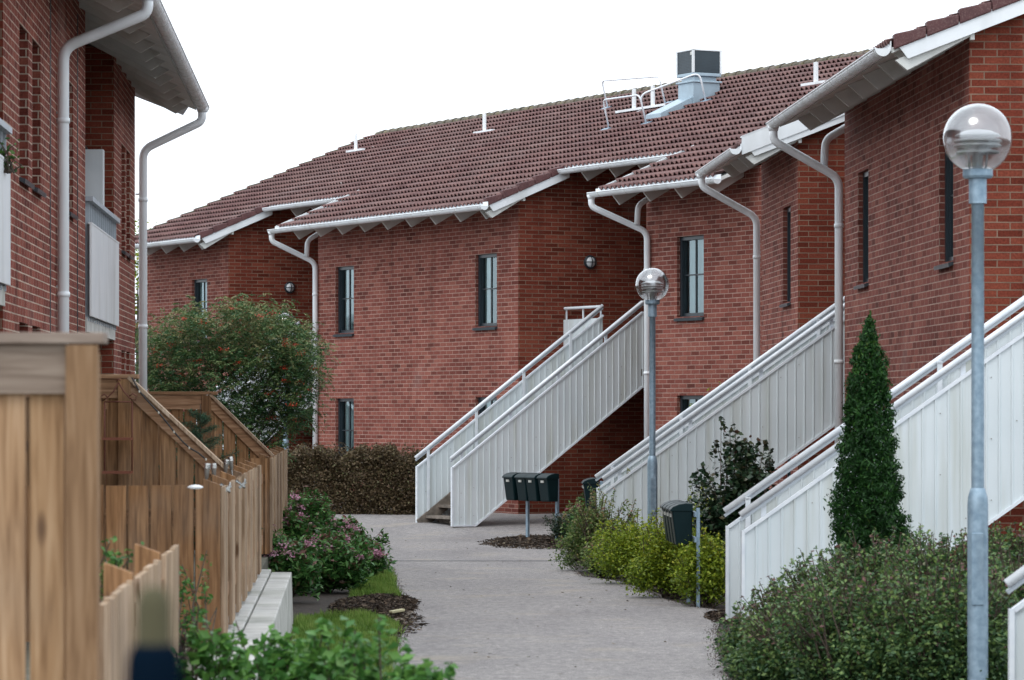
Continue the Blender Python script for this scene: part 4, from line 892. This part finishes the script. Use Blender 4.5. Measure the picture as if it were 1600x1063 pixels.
def low_panel(label, Y, xa, xb, zt_=1.53):
    t = thing('low_board_fence', label, 'fence', (xa, Y, TZ), group='low board fences facing the camera'); b = MB(); x = xa
    while x < xb-.02: b.box((x, Y, TZ+.02), (min(x+.128, xb), Y+.024, zt_+random.uniform(-.004, .004))); x += .145
    b.build('boards', M['wood'], t, world=True)
    b = MB(); b.box((xa, Y+.026, zt_-.25), (xb, Y+.06, zt_-.15)); b.box((xa, Y+.026, TZ+.25), (xb, Y+.06, TZ+.35)); b.build('rail', M['woodx'], t, world=True)
low_panel('low board fence of wide planks joining the picket fence in the middle garden', 22.72, -3.2, -1.965)
low_panel('low board fence in the far garden below the sloping partition', 36.82, -3.6, -2.56, 1.52)
def picket_front(label, Ya, Yb, step=1.5, z0=TZ, hgt=1.03, duty=.5):
    t = thing('picket_fence', label, 'fence', (fl(Ya), Ya, z0), group='picket fences along the path side of the gardens')
    Y = Ya
    while Y < Yb:
        x = fl(Y); zt_ = z0+hgt; b = MB()
        b.hexa([(x-.115, Y, z0+.02), (x-.004, Y, z0+.02), (x-.004, Y+.045, z0+.02), (x-.115, Y+.045, z0+.02), (x-.115, Y, zt_+.045), (x-.004, Y, zt_+.004), (x-.004, Y+.045, zt_+.004), (x-.115, Y+.045, zt_+.045)])
        b.build('post', M['wood'], t, world=True, bevel=.003)
        y = Y+.03; pk = MB()
        while y < min(Y+step*duty, Yb+1.2):
            h_ = zt_-.01+random.uniform(-.006, .006)
            pk.hexa([(fl(y), y, z0+.04), (fl(y)+.022, y, z0+.04), (fl(y+.09)+.022, y+.092, z0+.04), (fl(y+.09), y+.092, z0+.04), (fl(y), y, h_), (fl(y)+.022, y, h_), (fl(y+.09)+.022, y+.092, h_), (fl(y+.09), y+.092, h_)]); y += .122
        pk.build('pickets', M['wood_pale'], t, world=True); Y += step
    b = MB()
    for z in (z0+.25, zt_-.2): b.hexa([(fl(Ya)-.03, Ya+.05, z), (fl(Ya)-.003, Ya+.05, z), (fl(Yb)-.003, Yb+.3, z), (fl(Yb)-.03, Yb+.3, z), (fl(Ya)-.03, Ya+.05, z+.09), (fl(Ya)-.003, Ya+.05, z+.09), (fl(Yb)-.003, Yb+.3, z+.09), (fl(Yb)-.03, Yb+.3, z+.09)])
    b.build('rail', M['woodx'], t, world=True)
picket_front('picket fence with solar lamps above the concrete wall', 22.7, 33.0, 1.5)
picket_front('far picket fence ending beside the shrubs with pink flowers', 36.9, 46.5, 1.7)
picket_front('blurred low picket fence beside the near fence post', 11.55, 15.5, 1.95, z0=.35, hgt=1.03, duty=.82)

# small things on the fences
for i, (px, py, Y, rot, l) in enumerate(((322, 754, 22.78, .06, 'nearest silver solar lamp standing on the picket fence'), (335, 752, 24.25, -.05, 'second silver solar lamp from the near end of the picket fence'), (351, 744, 25.8, .1, 'third silver solar lamp on the picket fence leaning slightly'), (363, 738, 27.2, -.12, 'farthest silver solar lamp on the picket fence'))):
    if i == 0:
        sl0 = thing('solar_lamp', l, 'garden lamp', tuple(P(px, py+4, Y)), 0, 'silver solar lamps on the picket fence'); sl0.rotation_euler = (0, rot, 0); sl0.scale = (.66, .66, .85)
        b = MB(); b.lathe([(0, .165), (.030, .165), (.032, .155), (.032, .125), (.028, .12)], n=16); b.build('cap', M['steel'], sl0, smooth=False)
        b = MB(); b.lathe([(.027, .12), (.018, .05), (.012, .045), (0, .045)], n=16); b.build('shade', M['steel_d'], sl0, smooth=True)
        b = MB(); b.tube([(0, 0, .045), (0, 0, -.06)], .006, 6); b.build('spike', M['steel'], sl0)
    else:
        c = copy_thing(sl0, tuple(P(px, py+4, Y)), 0, l); c.rotation_euler = (0, rot, 0)
for i, (px, py, Y) in enumerate(((352, 762, 23.1), (376, 756, 25.4))):
    l = ('shiny metal clamp on the first pickets of the fence', 'shiny metal clamp farther along the picket fence')[i]
    o = P(px, py, Y); t = thing('metal_clamp', l, 'clamp', tuple(o), .5, 'metal clamps on the picket fence'); t.scale = (.65, .65, .65); b = MB()
    b.bar((-.06, 0, .03), (.05, 0, -.04), .03, .02); b.bar((-.02, 0, -.05), (.06, 0, .02), .02, .03); b.bar((.03, -.01, -.04), (.05, -.01, .05), .02, .02); b.build('jaw', M['steel'], t, bevel=.003)
    b = MB(); b.tube([(-.05, 0, .04), (.0, 0, .0), (.05, 0, -.05)], .012, 8); b.build('screw', M['wire'], t)
o = P(305, 762, 22.6); b = MB(); b.lathe([(0, -.012), (.035, -.014), (.066, .0), (.060, .010), (.03, .02), (0, .024)], n=24); sp = b.build('oval_dish', M['white'], smooth=True); sp.location = o; sp.scale = (.8, .5, .8); tag(sp, 'small white oval dish on the low fence beside the solar lamps', 'dish')
# hanging wire shelf
o = P(186, 600, 27.9); t = thing('hanging_wire_shelf', 'rusty wire hanger with curled ends and two small shelves on the fence', 'hanging shelf', tuple(o)); s_ = 28/FPX; b = MB()
def q2(px, py): return (s_*(px-186), -.03, -s_*(py-600))
def wire(pts, r_=.006): b.tube([q2(*p) for p in pts], r_, 6)
wire([(164, 628), (164, 738)]); wire([(207, 628), (207, 738)]); wire([(164, 628), (207, 628)]); wire([(186, 598), (178, 612), (168, 622), (160, 627), (158, 620), (164, 616), (168, 620)]); wire([(186, 598), (194, 612), (203, 622), (212, 626), (214, 619), (208, 615), (203, 619)]); wire([(183, 596), (186, 592), (189, 596)])
b.build('wire_frame', M['rust'], t, smooth=True)
for py in (685, 737):
    b = MB(); a = q2(163, py); c = q2(208, py); b.box((a[0], -.16, a[2]-.012), (c[0], .0, a[2]+.008)); b.build('shelf', M['copper'], t)
b = MB(); pts = [P(px, py, 27.9) for (px, py) in ((206, 590), (218, 612), (232, 628), (248, 645), (262, 662), (272, 675), (285, 690), (296, 700), (310, 708), (322, 718))]; b.tube(pts, .007, 6)
t = thing('string_lights', 'dark string of small lights along the sloping fence cap', 'string lights', tuple(pts[0])); b.build('cable', M['wire'], t, world=True)
b = MB()
for p in pts[1::2]: b.lathe([(0, -.012), (.007, -.008), (.007, .008), (0, .01)], tuple(p+Vector((0, -.02, 0))), 8)
b.build('bulbs', M['bulb'], t, world=True)
# dark blurred post and cap right by the camera
o = Vector(((240-800)*3.2/FPX, 3.2, 0)); t = thing('garden_stake', 'olive stake with a dark navy rounded cover, blurred close to the camera', 'garden stake', tuple(o))
b = MB(); b.lathe([(.0175, 0), (.0175, 1.5), (.017, 1.825), (.012, 1.84), (0, 1.843)], n=20); b.build('stake', M['olive'], t, smooth=True)
b = MB(); b.lathe([(.026, 1.3), (.026, 1.75), (.0245, 1.775), (.020, 1.788), (.018, 1.79)], n=20); b.build('cover', M['navy'], t, smooth=True)

# ------------------------------------------------------------------ planting
# rowan
def rowan():
    Y = 54.0; px = FPX/Y; X = (350-800)/px; t = thing('rowan_tree', 'spreading green rowan tree with red berry clusters beyond the fences', 'tree', (X, Y, 0))
    W = 1.30; n = 8600; ax = RNG.uniform(-1, 1, n); top = EYE+(645-484+14*np.sin(ax*3+1)+8*np.sin(ax*11))/px-.30*np.abs(ax)**4
    low = 1.0+.75*np.clip(ax, 0, 1)**2.5+.1*np.abs(ax)+.1*np.sin(ax*9); tz = RNG.random(n)**.72; c = np.stack([ax*W, RNG.uniform(-.95, .95, n)*np.sqrt(1-.6*ax**2), low+(top-low)*tz], 1)
    q = c[RNG.integers(0, n, 330)]; tg = q[RNG.integers(0, 330, n)]+RNG.normal(0, 1, (n, 3))*np.array([.17, .17, .085]); mk_ = RNG.random(n) < .8; c[mk_] = tg[mk_]; P_, R_ = [], []
    for k in range(n):                         # pinnate leaves: a rachis with leaflets
        d = RNG.normal(0, 1, 3); d[2] = d[2]*.35-.15; d /= np.linalg.norm(d); s_ = np.cross(d, [0, 0, 1.]); s_ /= np.linalg.norm(s_)+1e-6
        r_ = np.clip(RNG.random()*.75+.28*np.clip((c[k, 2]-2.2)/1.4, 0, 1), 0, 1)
        for j in range(6):
            for sg in (-1, 1): P_.append(c[k]+d*(.025+j*.026)+s_*sg*.022+np.array([0, 0, -.002*j*j])); R_.append(r_+random.uniform(-.08, .08))
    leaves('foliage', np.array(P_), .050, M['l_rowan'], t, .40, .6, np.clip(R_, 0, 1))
    cf = c[c[:, 1] < -.15]; q = cf[RNG.integers(0, len(cf), 60)]+np.array([0, -.12, .03]); q = np.repeat(q, 34, 0)+RNG.normal(0, 1, (60*34, 3))*np.array([.04, .04, .018]); leaves('berries', q, .022, M['berry'], t, .95, 1)
    b = MB(); b.tube([(0, 0, -.1), (.03, 0, .7), (-.02, .02, 1.3)], [.06, .05, .04], 8)
    for i in range(22):
        e = Vector(c[RNG.integers(0, n)]); b.tube([(0, 0, .7+random.random()*.7), Vector((e.x*.45, e.y*.45, 1.2+.3*(e.z-1.2))), e], [.026, .016, .005], 6, False)
    b.build('trunk', M['bark'], t, smooth=True)
rowan()
# clipped brown hedge
t = thing('hedge', 'brown leaved hedge in front of the far brick facade', 'hedge', (-2.75, 63.2, .15)); n = 95000
dx = RNG.uniform(-1, 1, n)*1.42; hz = 1.08+.07*np.sin(dx*5)+.06*np.sin(dx*11+2)+.04*np.sin(dx*23)-.30*np.clip((np.abs(dx)-.95)/.45, 0, 1)**2
u = RNG.random(n); zz = hz*np.where(u < .35, RNG.uniform(.85, 1.06, n), RNG.random(n)); yy = RNG.uniform(-1, 1, n)*.75; yy = np.where(u >= .35, -np.abs(RNG.normal(.62, .12, n))*(1-.25*(zz/hz)**3), yy)
p = np.stack([dx*1.0, yy+dx*-.25, np.clip(zz, .02, None)], 1)+RNG.normal(0, .03, (n, 3))+(.07*np.sin(dx*7+zz*6))[:, None]*np.array([0, 1, 0]); ex = []
for i in range(150):
    x_ = random.uniform(-1.4, 1.35); q_ = np.array([x_, -.55-x_*.25+random.uniform(-.1, .5), 1.0]); d_ = np.array([random.uniform(-.2, .2), random.uniform(-.1, .1), random.uniform(.12, .34)]); ex.append(q_+d_*RNG.random(22)[:, None]+RNG.normal(0, .014, (22, 3)))
p = np.concatenate([p]+ex)
leaves('foliage', p, .044, M['l_brown'], t, .6, .2)
b = MB(); stems(b, (0, 0, 0), [], .01)
for i in range(90): x = random.uniform(-1.35, 1.35); b.tube([(x, random.uniform(-.4, .4)-x*.25, 0), (x+random.uniform(-.2, .2), -.6-x*.25+random.uniform(0, .5), random.uniform(.7, 1.15))], [.01, .004], 5, False)
b.build('stem', M['bark'], t)
gp = 'pink flowering shrubs between the fence and the path'
for (cx, by, ty, wp, n, l) in ((475, 862, 768, 80, 6500, 'far pink flowering shrub at the end of the picket fence'), (520, 858, 810, 105, 6500, 'pink flowering shrub nearest the brown hedge'), (450, 900, 800, 125, 8500, 'pink flowering shrub against the far pickets with pale blooms'), (550, 888, 832, 115, 8000, 'low pink flowering shrub reaching over the path edge'), (505, 925, 832, 160, 9500, 'full pink flowering shrub above the bark mulch'), (440, 940, 832, 125, 8500, 'pink flowering shrub at the end of the concrete wall'), (560, 905, 850, 80, 5000, 'small pink flowering shrub at the path edge beside the grass strip')):
    shrub('flowering_shrub', l, cx, by, ty, wp, M['l_hyd'], n, .085, group=gp, flowers=('pink' if cx != 545 else 'rose', 7), asp=.40, up=.8, cl=.05, sprigs=8, spr_h=.16)
gr = 'mixed bushes in the bed right of the path'
for (l, cx, by, ty, wp, m_, n, lf, spg, sh, fl_) in (
    ('bronze tipped bush at the far left tip of the right hand bed', 935, 893, 792, 125, 'l_olive', 11000, .042, 34, .30, None),
    ('olive green bush in front of the middle lamp sleeve', 995, 880, 758, 140, 'l_olive', 13000, .042, 44, .32, ('pink', 3)),
    ('loose bush with pale pink flowers right of the middle lamp', 1065, 872, 756, 130, 'l_olive', 12000, .044, 40, .32, ('rose', 6)),
    ('low green bush overhanging the path at the tip of the bed', 945, 902, 845, 105, 'l_olive', 6500, .038, 8, .12, None),
    ('yellow green spirea bush nearest the path left of the four mailboxes', 1005, 912, 812, 150, 'l_lime', 14000, .038, 34, .22, None),
    ('bright yellow spirea bush just below the four mailboxes', 1050, 934, 825, 135, 'l_lime', 14000, .038, 30, .20, None),
    ('yellow green bush between the four mailboxes and the nearer stair', 1112, 915, 775, 120, 'l_lime', 14000, .038, 40, .26, None),
    ('dark leafy bush at the foot of the nearer stair panel', 1102, 948, 840, 100, 'l_lime', 8500, .042, 6, .12, None),
    ('small green bush with one pink bloom behind the pair of mailboxes', 920, 862, 780, 60, 'l_green', 4500, .05, 6, .15, ('rose', 5)),
    ('low dry shrub on mulch behind the mailbox post', 885, 848, 806, 75, 'l_dark', 3200, .04, 8, .15, None)):
    shrub('bush', l, cx, by, ty, wp, M[m_], n, lf, group=gr, sprigs=spg, spr_h=sh, flowers=fl_)
shrub('dark_shrub', 'dark glossy leaved shrub standing against the long white stair panel', 1143, 925, 684, 140, M['l_dark'], 9000, .066, sprigs=26, asp=.8, up=.7, shell=.1, cl=.08, spr_h=.28)
shrub('climbing_shrub', 'light green shrub showing between rails of the long white stair', 1115, 860, 578, 80, M['l_lime'], 2500, .05, Y=53.5, sprigs=6)
# thuja
Yt = 29.0; t = thing('thuja_tree', 'tall dark green cone shaped conifer in front of the nearer stair', 'tree', ((1362-800)*Yt/FPX, Yt, 0)); n = 60000; H = 2.80
z = H*RNG.beta(1.05, 1.5, n); rad = np.interp(z/H, [0, .15, .3, .5, .63, .82, .91, .96, 1], [.33, .36, .35, .29, .24, .18, .10, .035, .006])
rad = rad*.80; a = RNG.uniform(0, 2*np.pi, n); lump = 1+.10*np.sin(a*3+z*4)+.09*np.sin(a*4-z*9)+.07*np.sin(z*19+a*5)+.06*np.sin(z*37-a*9)+RNG.normal(0, .05, n); rr = rad*lump*np.where(RNG.random(n) < .3, RNG.uniform(.2, .8, n), .74+.26*RNG.random(n)**.5)
p = np.stack([rr*np.cos(a)+.02*np.sin(z*2.5)-.03*(z/H), rr*np.sin(a), z+RNG.normal(0, .02, n)], 1)
ci = RNG.integers(0, n, 1500); ck = ci[RNG.integers(0, 1500, n)]; msk = RNG.random(n) < .55; tt = RNG.random(n)[:, None]*.075
od = np.stack([np.cos(a[ck])*.75, np.sin(a[ck])*.75, np.full(n, .8)], 1); sp_ = p[ck]+od*tt*(.5+.9*((ck*7919) % 97)[:, None]/97)*np.clip(1.5*(1-z[ck]/H), .1, 1)[:, None]+RNG.normal(0, .017, (n, 3)); p[msk] = sp_[msk]
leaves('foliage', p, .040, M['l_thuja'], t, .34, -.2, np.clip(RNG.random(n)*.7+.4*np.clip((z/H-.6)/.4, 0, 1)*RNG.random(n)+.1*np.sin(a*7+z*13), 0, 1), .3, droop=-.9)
b = MB(); b.tube([(0, 0, -.1), (0, 0, 1.2), (-.03, 0, 2.6)], [.05, .035, .008], 8); b.build('trunk', M['bark'], t)
# low broad shrubs front right
gl = 'low spreading shrubs in the front right bed'
for i, (cx, ty, wp, Y, l) in enumerate(((1222, 958, 160, 27.0, 'low spreading shrub overhanging the path at the front right'), (1300, 898, 200, 28.2, 'reddish tipped low shrub in front of the nearer stair panel'), (1385, 860, 210, 27.0, 'low shrub at the foot of the cone shaped conifer'), (1480, 852, 200, 26.0, 'low green shrub just left of the near lamp pole'), (1580, 845, 150, 27.5, 'green shrub behind the near lamp pole by the right stair'), (1345, 930, 280, 23.8, 'broad low shrub in the middle of the front right bed'), (1470, 915, 260, 23.4, 'broad low shrub at the bottom right in front of the lamp'), (1262, 990, 215, 25.0, 'small leaved shrub nearest the path at the bottom right'), (1575, 900, 130, 24.0, 'green shrub in the bottom right corner beside the cut off stair'))):
    shrub('low_shrub', l, cx, 0, ty, wp, M['l_low'], 23000, .038, Y=Y, group=gl, sprigs=95, dy=.9, shell=.3, cl=.05, spr_h=.27)
# garden plants on the left
def fir(loc, H, W, label, n=9000):
    t = thing('young_conifer', label, 'tree', loc); P_ = []
    b = MB(); b.tube([(0, 0, 0), (0, 0, H)], [.018, .004], 6)
    for k in range(34):
        z0 = H*(.15+.8*k/34); L = W*(1-z0/H)**.7*random.uniform(.75, 1.1)+.03; a = k*2.4; d = Vector((math.cos(a), math.sin(a), .35)); e = Vector((0, 0, z0))+d*L; b.tube([(0, 0, z0), e], [.006, .002], 5, False)
        for j in range(n//34): tt = random.random(); P_.append(np.array(Vector((0, 0, z0)).lerp(e, tt))+RNG.normal(0, .016, 3))
    b.build('trunk', M['bark'], t); leaves('foliage', np.array(P_), .035, M['l_fir'], t, .12, .2, droop=-.4)
fir((-2.86, 32.3, TZ), 1.58, .62, 'young blue green conifer between the two sloping fences')
shrub('potted_plant', 'small blurred green plant behind the low picket fence at the left', 176, 0, 838, 40, M['l_green'], 500, .045, Y=17.0, z0=.9, cat='plant', shell=.1)
shrub('weedy_plant', 'thin weedy plant growing against the low board fence', 300, 0, 905, 50, M['l_green'], 160, .04, Y=21.5, z0=.5, cat='plant', sprigs=4, shell=.1)
shrub('balcony_plant', 'small green plant behind the rail of the nearest left balcony', 4, 0, 231, 24, M['l_green'], 130, .05, Y=28.6, z0=3.95, cat='plant', shell=.1)
gf = 'blurred leafy sprigs at the bottom left'
for i, (cx, ty, wp, Y, n, l) in enumerate(((320, 990, 160, 16.0, 3000, 'blurred leafy sprig at the bottom beside the dark stake'), (420, 1000, 180, 16.8, 2600, 'blurred leafy sprig in front of the concrete wall'), (505, 1008, 160, 15.5, 2800, 'blurred leafy sprig between the wall and the lawn'), (590, 1002, 140, 15.0, 1900, 'blurred leafy sprig in front of the lawn'), (655, 1048, 90, 14.0, 500, 'blurred leafy sprig with a pink bloom at the path edge'))):
    shrub('leafy_sprig', l, cx, 0, ty, wp, M['l_sprig'], n, .062, Y=Y, group=gf, sprigs=20, asp=.6, up=.6, shell=.1, spr_h=.2, flowers=('rose', 1) if i == 4 else None, cat='plant')
# tree far behind the left house
t = thing('birch_tree', 'pale feathery tree top peeping past the left house corner', 'tree', (-12.5, 118, 0)); pts = blob_points([(0, 0, 7.3, 1.3, 1.3, 1.3), (1.1, 0, 6.4, 1.1, 1, 1), (-.8, 0, 5.8, 1.2, 1, 1.2)], 2600, .2, 60, .15); leaves('foliage', pts, .14, M['l_lime'], t, .6, .3)
b = MB(); b.tube([(0, 0, 0), (0, 0, 5), (.2, 0, 7.8)], [.16, .1, .03], 8); stems(b, (0, 0, 4), [tuple(pts[i]) for i in range(24)], .03, .01); b.build('trunk', M['bark'], t)
